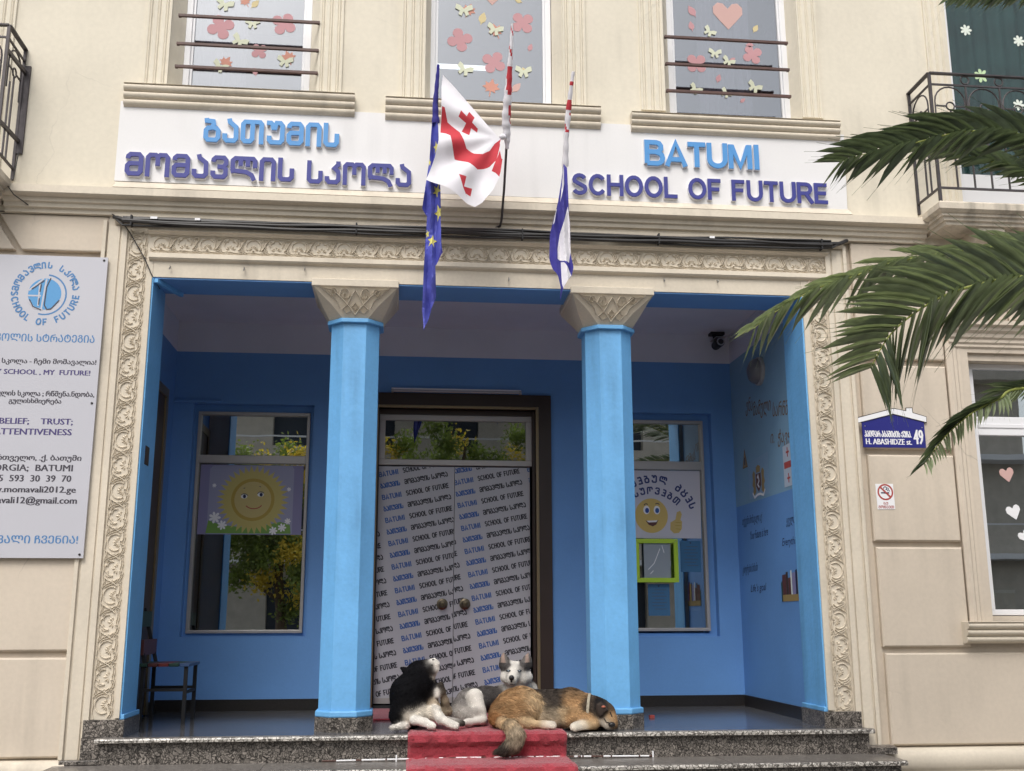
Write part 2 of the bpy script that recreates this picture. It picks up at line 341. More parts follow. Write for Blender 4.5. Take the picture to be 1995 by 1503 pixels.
G['U'] = (.84, [[(.1, 1), (.1, .38)] + arc(.42, .36, .32, .28, 180, 360, 8) + [(.74, 1)]])
G['M'] = (.96, [[(.1, 0), (.1, .97)], [(.14, .93), (.48, .1), (.82, .93)], [(.86, .97), (.86, 0)]])
G['I'] = (.32, [[(.16, 0), (.16, 1)]])
G['S'] = (.78, [arc(.39, .71, .27, .21, 20, 200, 8) + [(.28, .56), (.5, .46)] + arc(.39, .28, .29, .20, 30, -160, 9)])
G['C'] = (.86, [arc(.46, .5, .36, .42, 38, 322, 14)])
G['H'] = (.84, [[(.1, 0), (.1, 1)], [(.74, 0), (.74, 1)], [(.1, .53), (.74, .53)]])
G['O'] = (.94, [arc(.47, .5, .37, .42, 0, 360, 18)])
G['L'] = (.72, [[(.1, 1), (.1, .09), (.68, .09)]])
G['F'] = (.72, [[(.1, 0), (.1, .91), (.68, .91)], [(.1, .5), (.6, .5)]])
G['R'] = (.84, [[(.1, 0), (.1, .92), (.50, .92)] + arc(.50, .70, .22, .22, 90, -90, 5) + [(.1, .48)], [(.46, .46), (.80, 0)]])
G['E'] = (.76, [[(.70, .09), (.1, .09), (.1, .91), (.68, .91)], [(.1, .51), (.62, .51)]])

def ribbon(pl, wd):
    "2D ribbon around a polyline: list of quads"
    P = []
    for p in pl:
        if not P or np.hypot(P[-1][0] - p[0], P[-1][1] - p[1]) > 1e-5: P.append(np.array(p, float))
    n = len(P); L, Rr = [], []
    closed = n > 3 and np.linalg.norm(P[0] - P[-1]) < 1e-6
    for i in range(n):
        if closed: a = P[i] - P[i - 1 if i else n - 2]; b = P[(i + 1) if i < n - 1 else 1] - P[i]
        else: a = P[i] - P[max(i - 1, 0)]; b = P[min(i + 1, n - 1)] - P[i]
        if not a.any(): a = b
        if not b.any(): b = a
        a = a / np.linalg.norm(a); b = b / np.linalg.norm(b); t = a + b; t /= max(np.linalg.norm(t), 1e-6)
        nn = np.array((-t[1], t[0])); m = wd / 2 / max(abs(nn @ np.array((-a[1], a[0]))), .62)
        L.append(P[i] + nn * m); Rr.append(P[i] - nn * m)
    return L, Rr

def glyph_mb(mb, ch, ox, oz, h, wd, y0, y1, sx=1.0, flat=False, rot=0.0, jit=.0012):
    "put a stroke letter on the x-z plane, front at y0"
    adv, sts = G[ch]; cr, sr = math.cos(rot), math.sin(rot)
    for q, st in enumerate(sts):
        L, Rr = ribbon([(x * sx, z) for x, z in st], wd); n = len(L); yy = y0 - q * jit
        def P(p, y): return (ox + (p[0] * cr - p[1] * sr) * h, y, oz + (p[0] * sr + p[1] * cr) * h)
        if flat:
            mb.add([P(p, yy - i * jit * .12) for i, p in enumerate(L)] + [P(p, yy - i * jit * .12) for i, p in enumerate(Rr)], [(i, n + i, n + i + 1, i + 1) for i in range(n - 1)])
        else:
            v = [P(p, yy - i * jit * .12) for i, p in enumerate(L)] + [P(p, yy - i * jit * .12) for i, p in enumerate(Rr)] + [P(p, y1) for p in L] + [P(p, y1) for p in Rr]
            f = []
            for i in range(n - 1):
                f += [(i, n + i, n + i + 1, i + 1), (2 * n + i, i, i + 1, 2 * n + i + 1), (n + i, 3 * n + i, 3 * n + i + 1, n + i + 1)]
            f += [(0, 2 * n, 3 * n, n), (n - 1, 2 * n - 1, 4 * n - 1, 3 * n - 1)]
            mb.add(v, f)
    return adv

def word_width(s, sx, gap=.12): return sum((G[c][0] * sx if c != ' ' else .42) + gap for c in s) - gap

_txt = {}
def text2d(body, key=None):
    "flat outline of a text in the built-in font -> verts (n,2), faces"
    if body in _txt: return _txt[body]
    c = bpy.data.curves.new('t', 'FONT'); c.body = body; c.size = 1; c.resolution_u = 2
    o = bpy.data.objects.new('t', c); COL.objects.link(o)
    dg = bpy.context.evaluated_depsgraph_get(); dg.update()
    me = bpy.data.meshes.new_from_object(o.evaluated_get(dg))
    v = np.array([tuple(x.co)[:2] for x in me.vertices]) if len(me.vertices) else np.zeros((0, 2))
    f = [tuple(p.vertices) for p in me.polygons]
    bpy.data.objects.remove(o); bpy.data.curves.remove(c); bpy.data.meshes.remove(me)
    _txt[body] = (v, f); return v, f

def put_text(mb, body, x, z, capz, y, width=None, right=False, bold=0, shear=0, rot=0, ref=None, frame=None):
    """flat lettering: cap height capz metres, left (or right) end x, baseline z, on plane y;
    ref=(substring, metres) sets the horizontal scale"""
    v, f = text2d(body)
    if not len(v): return
    s = capz / .70; sx = s
    if width: sx = width / (v[:, 0].max() - v[:, 0].min())
    if ref:
        rv, _ = text2d(ref[0]); sx = ref[1] / (rv[:, 0].max() - rv[:, 0].min())
    u = (v[:, 0] - v[:, 0].min()) * sx + shear * v[:, 1] * s; t = v[:, 1] * s
    if right: u = u - u.max()
    cr, sr = math.cos(rot), math.sin(rot)
    for b in range(3 if bold else 1):
        du = (b - 1) * bold if bold else 0
        uu = (u + du) * cr - t * sr; tt = (u + du) * sr + t * cr
        if frame: pts = [frame(a, c, b * .00025) for a, c in zip(uu, tt)]
        else: pts = [(x + a, y - b * .00025, z + c) for a, c in zip(uu, tt)]
        mb.add(pts, f)

def circle(cx, cz, rx, rz=None, n=20, a0=0): 
    rz = rz or rx
    return [(cx + rx * math.cos(2 * PI * i / n + a0), cz + rz * math.sin(2 * PI * i / n + a0)) for i in range(n)]

# =================================================================== STREET
gr = MB().box(-60, 60, -60, -4.6, -.3, 0).build('road', M['asphalt']); gr['kind'] = 'structure'
gr = MB().box(-60, 60, -4.6, 12, -.3, .12).build('pavement', M['pave']); gr['kind'] = 'structure'

# =================================================================== SCHOOL BUILDING
B = empty('school_building', 'cream school facade with blue entrance porch behind two columns', 'building')
FZ = .61                                   # porch floor
def cells(x0, x1, z0, z1, holes):
    "rectangles that fill x0..x1, z0..z1 around the holes"
    xs = sorted({x0, x1, *[a for h in holes for a in h[:2] if x0 < a < x1]}); out = []
    for a, b in zip(xs, xs[1:]):
        zz = sorted([(h[2], h[3]) for h in holes if h[0] < (a + b) / 2 < h[1]]); c = z0
        for p, q in zz:
            if p > c: out.append((a, b, c, p))
            c = max(c, q)
        if c < z1: out.append((a, b, c, z1))
    return out
UP = [(-1.925, -.75, 5.50, 7.75), (.12, 1.258, 5.50, 7.75), (2.125, 3.30, 5.50, 7.75), (4.66, 5.95, 4.60, 7.75), (-4.62, -3.33, 4.60, 7.75)]
m = MB()
for a, b, c, d in cells(-6.5, 8.0, 4.44, 8.4, UP): m.box(a, b, 0, .32, c, d)
m.build('upper_wall', M['cream'], B)
for (xo0, xo1), (xi0, xi1) in zip(((-1.925, -.75), (.12, 1.258), (2.125, 3.30)), ((-1.845, -.825), (.165, 1.19), (2.20, 3.262))):
    MB().proft([(xo0, .0005), (xi0, .15), (xi0, .3), (xo0, .3)], 5.5, 7.75).build('window_reveal', M['cream'], B)
    MB().proft([(xo1, .0005), (xi1, .15), (xi1, .3), (xo1, .3)], 5.5, 7.75).build('window_reveal', M['cream'], B)
MB().box(-6.5, 8.0, -.02, 6, 8.4, 8.6).build('roof', M['cream2'], B)  # unseen slab, added on top so sky light cannot leak inside
# ground floor walls (recessed bed of the blocks)
RW = (4.56, 5.9, 1.42, 3.50)
m = MB()
for a, b, c, d in cells(3.592, 8.0, 0, 4.439, [RW]): m.box(a, b, .045, .35, c, d)
m.build('lower_wall', M['block'], B)
MB().box(-6.5, -2.284, .045, .35, 0, 4.439).build('lower_wall', M['block'], B)
# rusticated blocks, each a part
rows = [(.475, 1.145), (1.19, 1.945), (1.99, 2.67), (2.72, 3.40), (3.45, 4.435)]
for i, (z0, z1) in enumerate(rows):
    x1 = 4.375 if i else 4.375
    if i == 0: spans = [(3.68, 4.90), (4.915, 6.5)]
    elif i == 4: spans = [(3.64, 4.95), (4.965, 6.5)]
    else: spans = [(3.68 - .01 * i, 4.37)]
    for a, b in spans:
        if i == 4: z0b = 3.45 if a < 4.3 else 3.80
        else: z0b = z0
        if i == 4 and a < 4.3:
            MB().plate([(a, 3.45), (4.37, 3.45), (4.37, 3.80), (b, 3.80), (b, z1), (a, z1)], .0, .05).build('wall_block', M['block'], B, bevel=.012)
        else:
            MB().cbox(a, b, .0, .05, z0b, z1, .012).build('wall_block', M['block'], B)
for i, (z0, z1) in enumerate(rows[:4]):
    MB().cbox(-3.9, -2.285, .0, .05, z0, z1 if i < 3 else 4.09, .012).build('wall_block', M['block'], B)
MB().plate([(-2.905, 4.15), (-2.285, 4.15), (-2.285, 4.435), (-3.095, 4.435)], 0, .05).build('wall_block', M['block'], B, bevel=.010)
MB().plate([(-4.2, 4.15), (-2.955, 4.15), (-3.15, 4.435), (-4.2, 4.435)], 0, .05).build('wall_block', M['block'], B, bevel=.010)
# plinth
for a, b in ((-6.5, -2.26), (3.60, 8)):
    MB().prof([(.04, .46), (-.03, .455), (-.065, .435), (-.08, .40), (-.08, .34), (-.06, .31), (-.05, .30), (-.05, 0), (.04, 0)], a, b).build('plinth', M['cream2'], B, smooth=True)
# ---- portal: side pilasters
def portal(sg):
    c = .635
    def X(x): return c + sg * x
    def bx(m, a, b, *r): m.box(min(X(a), X(b)), max(X(a), X(b)), *r)
    # frieze strip half positions measured from the centre
    inn, f0, f1, out = 2.56, 2.615, 2.765, 2.955
    if sg < 0: inn, f0, f1 = 2.565, 2.61, 2.76
    m = MB(); bx(m, inn, out, .0, .40, FZ + .10, 4.088); m.build('pilaster', M['cream2'], B)
    m = MB(); bx(m, inn, f0 - .012, -.018, -.0, FZ + .125, 3.955); m.build('pilaster_edge', M['cream2'], B)
    m = MB(); bx(m, f1 + .008, f1 + .05, -.022, 0, .46, 4.34); m.build('pilaster_moulding', M['cream2'], B, bevel=.004)
    m = MB(); bx(m, f1 + .065, out - .045, -.010, 0, .46, 4.36); m.build('pilaster_moulding', M['cream2'], B, bevel=.004)
    m = MB(); bx(m, out - .03, out, -.02, .0, .46, 4.40); m.build('pilaster_moulding', M['cream2'], B, bevel=.004)
    m = MB(); bx(m, f1 + .045, out + .006, .002, .40, .3, FZ + .099); m.build('pilaster_foot', M['cream2'], B)
    # blue reveal with little base ring
    m = MB(); bx(m, inn - .012, inn, -.004, .42, FZ + .115, 3.955); m.build('painted_reveal', M['sky'], B)
    m = MB(); bx(m, inn - .035, inn - .012, -.022, .435, FZ + .115, FZ + .15); m.build('reveal_base_ring', M['sky'], B, bevel=.006)
    m = MB(); bx(m, inn - .04, f1 + .04, -.035, .43, FZ, FZ + .115); m.build('granite_base', M['gran'], B)
for sg in (-1, 1): portal(sg)
MB().box(-2.168, -2.035, -.045, .003, .462, FZ - .002).build('granite_base', M['gran'], B)
# ---- beam over the porch
MB().box(-2.282, 3.59, .0, .36, 4.09, 4.439).build('portal_beam', M['cream2'], B)
MB().box(-1.929, 3.194, .004, .36, 3.965, 4.09).build('portal_beam', M['cream2'], B)
MB().box(-1.92, 3.185, .012, .40, 3.953, 3.964).build('beam_soffit', M['blue'], B)
MB().prof([(.0, 4.155), (-.028, 4.15), (-.032, 4.112), (-.02, 4.10), (0, 4.092)], -1.96, 3.425).build('architrave_band', M['cream2'], B)
MB().prof([(.0, 4.372), (-.045, 4.368), (-.048, 4.322), (-.03, 4.312), (-.02, 4.302), (0, 4.296)], -1.975, 3.43).build('architrave_band', M['cream2'], B)
MB().prof([(0, 4.44), (-.05, 4.44), (-.045, 4.40), (-.02, 4.372), (0, 4.372)], -2.23, 3.56).build('architrave_band', M['cream2'], B)
# ---- main cornice
corn = [(0, 4.66), (-.10, 4.638), (-.135, 4.625), (-.14, 4.565), (-.125, 4.555), (-.085, 4.548), (-.08, 4.515), (-.06, 4.508), (-.055, 4.478), (-.03, 4.470), (-.028, 4.442), (0, 4.440)]
MB().prof(corn, -3.05, 4.28).build('cornice', M['cream2'], B)
MB().prof([(0, 4.712), (-.035, 4.712), (-.055, 4.69), (-.105, 4.642), (0, 4.642)], -2.25, 3.635).build('sign_ledge', M['cream2'], B)
# ---- hooks in the beam
for px, py in ((332, 523), (476, 526), (594, 526), (991, 546), (1293, 548), (1397, 550)):
    p = at(px, py, 0); MB().tube([(p.x, .005, p.z + .012), (p.x, -.02, p.z + .012), (p.x + .003, -.028, p.z), (p.x - .004, -.02, p.z - .014)], .004, 6).build('hook', M['steel'], B)

# ---- carved frieze motifs
def motif(kind):
    m = MB()
    def rib(pts, wd=.009, h=.0092, taper=None):
        P = [np.array(p, float) for p in pts]; L, Rr = ribbon(pts, wd); n = len(P)
        v = [(p[0], 0.004, p[1]) for p in L] + [(p[0] * .35 + c[0] * .65, -h, p[1] * .35 + c[1] * .65) for p, c in zip(L, P)] + \
            [(p[0] * .35 + c[0] * .65, -h, p[1] * .35 + c[1] * .65) for p, c in zip(Rr, P)] + [(p[0], 0.004, p[1]) for p in Rr]
        f = []
        for i in range(n - 1):
            for q in range(3): f.append((q * n + i, q * n + i + 1, (q + 1) * n + i + 1, (q + 1) * n + i))
        f += [(0, n, 2 * n, 3 * n), (n - 1, 2 * n - 1, 3 * n - 1, 4 * n - 1)]
        m.add(v, f)
    def leaf(a, r0, r1, wd, ox=0, oz=-.03, h=.0105):
        c, s = math.cos(R(a)), math.sin(R(a)); md = (r0 + r1) * .55
        T = lambda r, q: (ox + c * r - s * q, oz + s * r + c * q)
        p = [T(r0, 0), T(md, wd / 2), T(r1, 0), T(md, -wd / 2)]
        t = T(md, 0)
        m.add([(x, .004, z) for x, z in p] + [(t[0], -h, t[1])], [(0, 1, 4), (1, 2, 4), (2, 3, 4), (3, 0, 4)])
    h = .088
    if kind == 0:
        for a in (90, 64, 116, 38, 142, 12, 168): leaf(a, .008, .052 if 40 < a < 140 else .044, .015)
        rib(arc(0, .002, .056, .054, -35, 215, 16), .010)
        rib(arc(0, -.040, .010, .008, 0, 360, 8), .006)
    else:
        for a in (90, 48, 132, 14, 166): leaf(a, .004, .050 if a == 90 else .046, .018)
        rib(arc(-.024, .010, .024, .030, 200, 70, 8), .009); rib(arc(.024, .010, .024, .030, -20, 110, 8), .009)
        rib([(-.030, .040), (-.014, .058), (.014, .058), (.030, .040)], .009)
        rib([(-.05, .005), (-.054, .03), (-.042, .052)], .008); rib([(.05, .005), (.054, .03), (.042, .052)], .008)
    # double scroll along the bottom
    for o, q in ((0, 0), (-.014, .004)):
        rib([(-.080, -.034 + o), (-.060, -.050 + o), (-.03, -.055 + o), (0, -.047 + o), (.03, -.054 + o), (.058, -.054 + o + q), (.078, -.040 + o)], .0095)
    for cx, sg in ((.080, 1), (-.030, -1)):
        rib([(cx + .016 * (1 - t * .75) * math.cos(sg * (t * 8 - 1)), -.054 + .016 * (1 - t * .75) * math.sin(sg * (t * 8 - 1))) for t in [i / 12 for i in range(13)]], .007)
    # crossing straps between the roundels
    for o in (0, .015):
        rib([(.048 + o, .054), (.062 + o, .036), (.070 + o, .012), (.078 + o, -.012), (.092 + o, -.034)], .0085)
    rib([(.112, .050), (.098, .030), (.088, .004), (.074, -.020), (.060, -.034)], .0085, .0135)
    rib([(.086, .0), (.094, .010), (.098, -.004), (.090, -.010)], .007)
    # scalloped upper edge
    rib([(-.088, .060), (-.066, .068), (-.040, .072), (0, .066), (.040, .072), (.066, .068), (.088, .060)], .0095)
    rib([(.050, .066), (.066, .056), (.088, .050), (.110, .056), (.124, .066)], .008)
    return m.mesh('carved_motif', M['frieze'])
mot = [motif(0), motif(1)]
nx = 31; x0, x1 = -1.965, 3.42; st = (x1 - x0) / nx
for i in range(nx):
    inst('carved_motif', mot[i % 2], B, Matrix.Translation((x0 + st * (i + .5), -.002, 4.226)) @ Matrix.Diagonal((st / .176, 1, .96, 1)))
for sg, cx in ((-1, -2.05), (1, .635 + 2.69)):
    nz = 19; z0, z1 = FZ + .12, 4.30; st = (z1 - z0) / nz
    for i in range(nz):
        inst('carved_motif', mot[(i + (sg > 0)) % 2], B, Matrix.Translation((cx, -.002, z0 + st * (i + .5))) @ Matrix.Rotation(R(90 * sg), 4, 'Y') @ Matrix.Diagonal((st / .176, 1, .98, 1)))

# ---- columns
def column(cx, name_label):
    c = bpy.data.objects.new('column', None); COL.objects.link(c); c.parent = B; c.location = (cx, .31, 0)
    c['label'] = name_label
    def octa(r, z0, z1, r1=None, f=.47):
        r1 = r1 or r; v = []
        for rr, z in ((r, z0), (r1, z1)):
            q = rr * f; pts = [(q, -rr), (rr, -q), (rr, q), (q, rr), (-q, rr), (-rr, q), (-rr, -q), (-q, -rr)]
            v += [(a, b, z) for a, b in pts]
        return v, [(i, (i + 1) % 8, 8 + (i + 1) % 8, 8 + i) for i in range(8)] + [tuple(range(7, -1, -1)), tuple(range(8, 16))]
    MB().add(*octa(.187, FZ + .14, 3.68)).build('shaft', M['sky'], c)
    MB().add(*octa(.208, FZ + .10, FZ + .145)).build('base_ring', M['sky'], c, bevel=.010)
    MB().add(*octa(.218, 3.672, 3.705)).build('neck_ring', M['sky'], c, bevel=.005)
    MB().add(*octa(.210, FZ, FZ + .10)).build('granite_base', M['gran'], c)
    # capital: octagon below, square above
    cap = MB(); v = []
    for rr, z, f in ((.195, 3.70, .47), (.255, 3.80, .72), (.300, 3.885, .93), (.322, 3.925, 1.0)):
        q = rr * f; v += [(a, b, z) for a, b in [(q, -rr), (rr, -q), (rr, q), (q, rr), (-q, rr), (-rr, q), (-rr, -q), (-q, -rr)]]
    f = [(8 * l + i, 8 * l + (i + 1) % 8, 8 * l + 8 + (i + 1) % 8, 8 * l + 8 + i) for l in range(3) for i in range(8)]
    cap.add(v, f + [tuple(range(7, -1, -1)), tuple(range(24, 32))]).build('capital', M['frieze'], c)
    MB().box(-.335, .335, -.335, .30, 3.925, 3.985).build('abacus', M['cream2'], c, bevel=.006)
    # relief on the front face (slopes back downwards)
    m = MB()
    def Pf(x, t): # t 0..1 up the capital
        rr = .195 + (.322 - .195) * t; return (x * 1.0, -rr - .006, 3.70 + .225 * t)
    def curl(pts, wd):
        L, Rr = ribbon(pts, wd); n = len(L)
        v = [Pf(*p) for p in L] + [(a[0], a[1] - .012, a[2]) for a in (Pf(*p) for p in pts)] + [Pf(*p) for p in Rr]
        m.add(v, [(i, i + 1, n + i + 1, n + i) for i in range(n - 1)] + [(n + i, n + i + 1, 2 * n + i + 1, 2 * n + i) for i in range(n - 1)])
    for s in (-1, 1):
        curl([(s * .25, .92), (s * .17, .88), (s * .10, .62), (s * .03, .30), (0, .12)], .016)
        curl([(s * (.075 + .045 * (1 - t * .8) * math.cos(8 * t)), .74 + .22 * (1 - t * .8) * math.sin(8 * t)) for t in [i / 12 for i in range(13)]], .012)
        curl([(s * (.165 + .030 * (1 - t * .8) * math.cos(3 - 8 * t)), .80 + .15 * (1 - t * .8) * math.sin(3 - 8 * t)) for t in [i / 10 for i in range(11)]], .010)
        curl([(0, .9), (s * .03, .7), (s * .06, .45), (s * .10, .30), (s * .07, .16), (s * .03, .25)], .013)
        curl([(s * .27, .97), (s * .21, .78), (s * .14, .55), (s * .12, .35)], .010)
        curl([(0, .5), (s * .025, .38), (0, .28)], .010)
    m.build('capital_carving', M['frieze'], c)
    return c
column(-.392, 'octagonal sky blue column left of the door'); column(1.635, 'octagonal sky blue column right of the door')

# ---- porch interior
YB = 2.08
LX, RX = -2.15, 3.235
holes = [(-1.965, -.845, 1.256, 3.40), (2.07, 3.02, 1.243, 3.385), (-.245, 1.285, FZ - .2, 3.40)]
m = MB()
for a, b, c, d in cells(LX - .2, RX + .25, FZ - .1, 3.897, holes): m.box(a, b, YB, YB + .10, c, d)
m.build('porch_back_wall', M['blue'], B)
MB().box(LX - .2, RX + .25, YB, YB + .1, 3.897, 4.30).build('porch_back_wall_white_band', M['ceil'], B)
for (a, b, c, d) in holes[:2]:         # deeper layer behind the niches
    m = MB()
    for q in cells(a, b, c, d, [(a + .055, b - .045 if b < 0 else b - .075, c + .03, d - .075)]): m.box(q[0], q[1], YB + .1, YB + .30, q[2], q[3])
    m.build('niche_wall', M['blue'], B)
MB().box(LX - .12, LX, .42, YB, FZ - .1, 3.897).build('porch_side_wall', M['blue'], B)
MB().box(LX - .12, LX, .42, YB, 3.897, 4.30).build('porch_side_wall_white_band', M['ceil'], B)
MB().box(RX, RX + .12, .42, YB, FZ - .1, 2.46).build('porch_side_wall', M['blue'], B)
MB().box(RX, RX + .12, .42, YB, 2.46, 3.897).build('porch_side_wall', M['pale'], B)
MB().box(RX, RX + .12, .42, YB, 3.897, 4.30).build('porch_side_wall_white_band', M['ceil'], B)
MB().box(LX - .1, RX + .1, .34, YB + .05, 4.19, 4.3).build('porch_ceiling', M['ceil'], B)
MB().box(LX - .1, RX + .1, .361, .43, 4.0, 4.2).build('beam_inner_face', M['ceil'], B)
for q in ((LX, -.345, YB - .014, YB), (1.43, RX, YB - .014, YB), (LX, LX + .014, .43, .535), (LX, LX + .014, 1.705, YB - .014), (RX - .014, RX, .43, YB - .014)):
    MB().box(*q, FZ, FZ + .10).build('skirting', M['skirt'], B)
# thin pipe and bracket on the back wall above the left window
MB().box(LX, LX + .45, YB - .03, YB, 3.40, 3.425).build('cable_duct', M['blue'], B, bevel=.004)
MB().bar((-1.90, .0, 3.935), (-1.78, .37, 3.935), .03).build('conduit', M['sky'], B)

def tree_window(name, parent, label=None):
    o = bpy.data.objects.new(name, None); COL.objects.link(o); o.parent = parent
    if label: o['label'] = label
    return o
def frame_rect(m, x0, x1, z0, z1, w, y0, y1, wt=None):
    wt = wt or w
    m.box(x0, x1, y0, y1, z0, z0 + wt); m.box(x0, x1, y0, y1, z1 - wt, z1)
    m.box(x0, x0 + w, y0 + .001, y1, z0 + wt, z1 - wt); m.box(x1 - w, x1, y0 + .001, y1, z0 + wt, z1 - wt)
def porch_window(x0, x1, z0, z1, zt0, zt1):
    W = tree_window('window', B)
    m = MB(); frame_rect(m, x0, x1, z0, z1, .03, 2.15, 2.22); m.box(x0 + .03, x1 - .03, 2.152, 2.22, zt0, zt1)
    m.build('frame', M['alu'], W, bevel=.004)
    MB().box(x0 + .03, x1 - .03, 2.190, 2.196, z0 + .03, zt0).build('pane', M['glass'], W)
    MB().box(x0 + .03, x1 - .03, 2.190, 2.196, zt1, z1 - .03).build('pane', M['glass'], W)
    return W
WL = porch_window(-1.93, -.885, 1.283, 3.335, 2.845, 2.92)
WR = porch_window(2.10, 2.955, 1.29, 3.325, 2.835, 2.915)
# room behind the porch
m = MB(); m.box(-3, 4, 5.2, 5.3, .4, 4.2); m.box(-3, 4, 2.5, 5.2, .4, .5); m.box(-3, 4, 2.5, 5.2, 4.1, 4.2); m.box(-3.1, -3, 2.4, 5.3, .4, 4.2); m.box(4, 4.1, 2.4, 5.3, .4, 4.2)
m.box(-.6, -.5, 2.4, 5.2, .5, 4.1); m.box(1.6, 1.7, 2.4, 5.2, .5, 4.1)
m.build('room_interior', M['room'], B)

# ---- door set
D = tree_window('entrance_door', B)
m = MB()
for q in cells(-.34, 1.422, FZ, 3.53, [(-.245, 1.285, FZ, 3.395)]): m.box(q[0], q[1], YB - .03, YB + .25, q[2], q[3])
m.build('surround_panel', M['brown'], D)
m = MB()
for q in cells(-.262, 1.30, FZ, 3.41, [(-.235, 1.272, FZ, 3.385)]): m.box(q[0], q[1], YB - .045, YB + .0, q[2], q[3])
m.build('door_trim', M['gold'], D, bevel=.004)
m = MB(); frame_rect(m, -.228, 1.245, 2.845, 3.335, .058, 2.14, 2.20, .055); m.build('transom_frame', M['alu'], D, bevel=.005)
MB().box(-.17, 1.187, 2.165, 2.171, 2.90, 3.28).build('transom_pane', M['glassdoor'], D)
m = MB()
for x0, x1 in ((-.235, -.225), (1.245, 1.272)): m.box(x0, x1, 2.12, 2.2, FZ, 3.38)
m.box(-.235, 1.272, 2.14, 2.22, 3.335, 3.385)
m.build('door_post', M['brown'], D)
def leaf(x0, x1, ph):
    Lf = bpy.data.objects.new('door_leaf', M_leaf(x0, x1)); COL.objects.link(Lf); Lf.parent = D
    MB().box(x0, x1, 2.152, 2.205, .655, .705).build('bottom_rail', M['alu'], Lf)
    mb = {'blue': MB(), 'black': MB()}; rot = R(11.2); cz = .050
    for r in range(-6, 26):
        geo = r % 2
        ox = x0 - .02 + ph[0] + (r * .0175); oz = ph[1] - r * .1085
        x = -.72
        for rep in range(3):
            words = (('ბათუმის', 'blue'), ('მომავლის სკოლა', 'black')) if geo else (('BATUMI', 'blue'), ('SCHOOL OF FUTURE', 'black'))
            xx = x + rep * .715
            for wi, (wd, cc) in enumerate(words):
                sx = .78; wtot = (.185, .42)[wi]; ww = word_width(wd, sx, .10); sc = wtot / (ww * cz)
                cur = 0
                for ch in wd:
                    if ch == ' ': cur += .42 * sc * cz; continue
                    lx = xx + cur; gx = ox + lx * math.cos(rot); gz = oz + lx * math.sin(rot)
                    if x0 - .06 < gx < x1 + .01 and .60 < gz < 2.86: glyph_mb(mb[cc], ch, gx, gz, cz, .19, 2.1505, 0, sx * sc, True, rot, .00025)
                    cur += (G[ch][0] * sx + .10) * sc * cz
                xx += wtot + .045
    for cc, b in mb.items():
        me = b.mesh('t', M['p' + cc], fix=False); bmn = bmesh.new(); bmn.from_mesh(me)
        for co, no in (((x0 + .002, 0, 0), (-1, 0, 0)), ((x1 - .002, 0, 0), (1, 0, 0)), ((0, 0, .708), (0, 0, -1)), ((0, 0, 2.828), (0, 0, 1))):
            bmesh.ops.bisect_plane(bmn, geom=bmn.verts[:] + bmn.edges[:] + bmn.faces[:], plane_co=co, plane_no=no, clear_outer=True)
        bmn.to_mesh(me); bmn.free()
        o = bpy.data.objects.new('printed_lettering', me); COL.objects.link(o); o.parent = Lf; o['kind'] = 'stuff'
    return Lf
def M_leaf(x0, x1): return MB().box(x0, x1, 2.152, 2.20, .705, 2.832).mesh('door_leaf', M['sheet'])
leaf(-.222, .4955, (.030, 2.725)); leaf(.5005, 1.222, (.025, 2.655))
for x in (.394, .605):
    MB().lathe((x, 2.150, 1.543), [(.050, 0), (.052, -.006), (.040, -.012), (.016, -.016), (.014, -.04), (.030, -.048), (.034, -.062), (.026, -.076), (.006, -.080)], 20).build('door_knob', M['knob'], D, smooth=True)
MB().box(-.26, 1.30, 2.10, 2.3, FZ - .02, FZ + .03).build('threshold', M['blackm'], D)

# ---- upper windows
def upper_window(x0, x1, bars, lab):
    W = tree_window('window', B, lab)
    m = MB(); frame_rect(m, x0 + .015, x1 - .015, 5.50, 7.74, .05, .15, .21); m.build('frame', M['pvc'], W, bevel=.005)
    m = MB(); frame_rect(m, x0 + .066, x1 - .066, 5.551, 7.689, .018, .165, .20); m.build('sash', M['pvc'], W)
    MB().box(x0 + .08, x1 - .08, .182, .188, 5.565, 7.675).build('pane', M['glassup'], W)
    return W
W1 = upper_window(-1.86, -.81, 1, 'left upper window with horizontal bars'); W2 = upper_window(.14, 1.20, 0, 'middle upper window without bars'); W3 = upper_window(2.18, 3.28, 1, 'right upper window with horizontal bars')
def curtain(parent, x0, x1, z0, z1, y, mt, amp=.018, wl=.09, name='curtain'):
    m = MB(); n = int((x1 - x0) / wl * 8); v = []
    for i in range(n + 1):
        x = x0 + (x1 - x0) * i / n; yy = y + amp * math.sin(x / wl * 2 * PI) + amp * .6 * math.sin(x / wl * 2.7 + 1)
        v += [(x, yy, z0), (x, yy, z1)]
    m.add(v, [(2 * i, 2 * i + 2, 2 * i + 3, 2 * i + 1) for i in range(n)]); return m.build(name, mt, parent, smooth=True)
curtain(W1, -1.80, -1.38, 5.50, 7.7, .42, M['curtain']); curtain(W3, 2.55, 3.02, 5.50, 7.7, .42, M['curtain'])
m = MB(); m.box(-2.5, 4, 3.2, 3.3, 5.3, 8.0); m.box(-2.5, 4, .35, 3.2, 5.3, 5.4); m.box(-2.5, 4, .35, 3.2, 7.9, 8.0); m.box(-2.6, -2.5, .33, 3.3, 5.3, 8); m.box(4, 4.1, .33, 3.3, 5.3, 8)
m.build('room_interior', M['room2'], B)
# bars
def bars(x0, x1, zs):
    for z in zs:
        m = MB().box(x0, x1, -.032, -.008, z - .010, z + .010); m.box(x0, x0 + .02, -.010, .0, z - .010, z + .010); m.box(x1 - .02, x1, -.010, 0, z - .010, z + .010)
        m.build('window_bar', M['rust'], B)
bars(-1.87, -.745, (6.168, 5.918, 5.718)); bars(2.13, 3.205, (6.212, 5.962, 5.715))
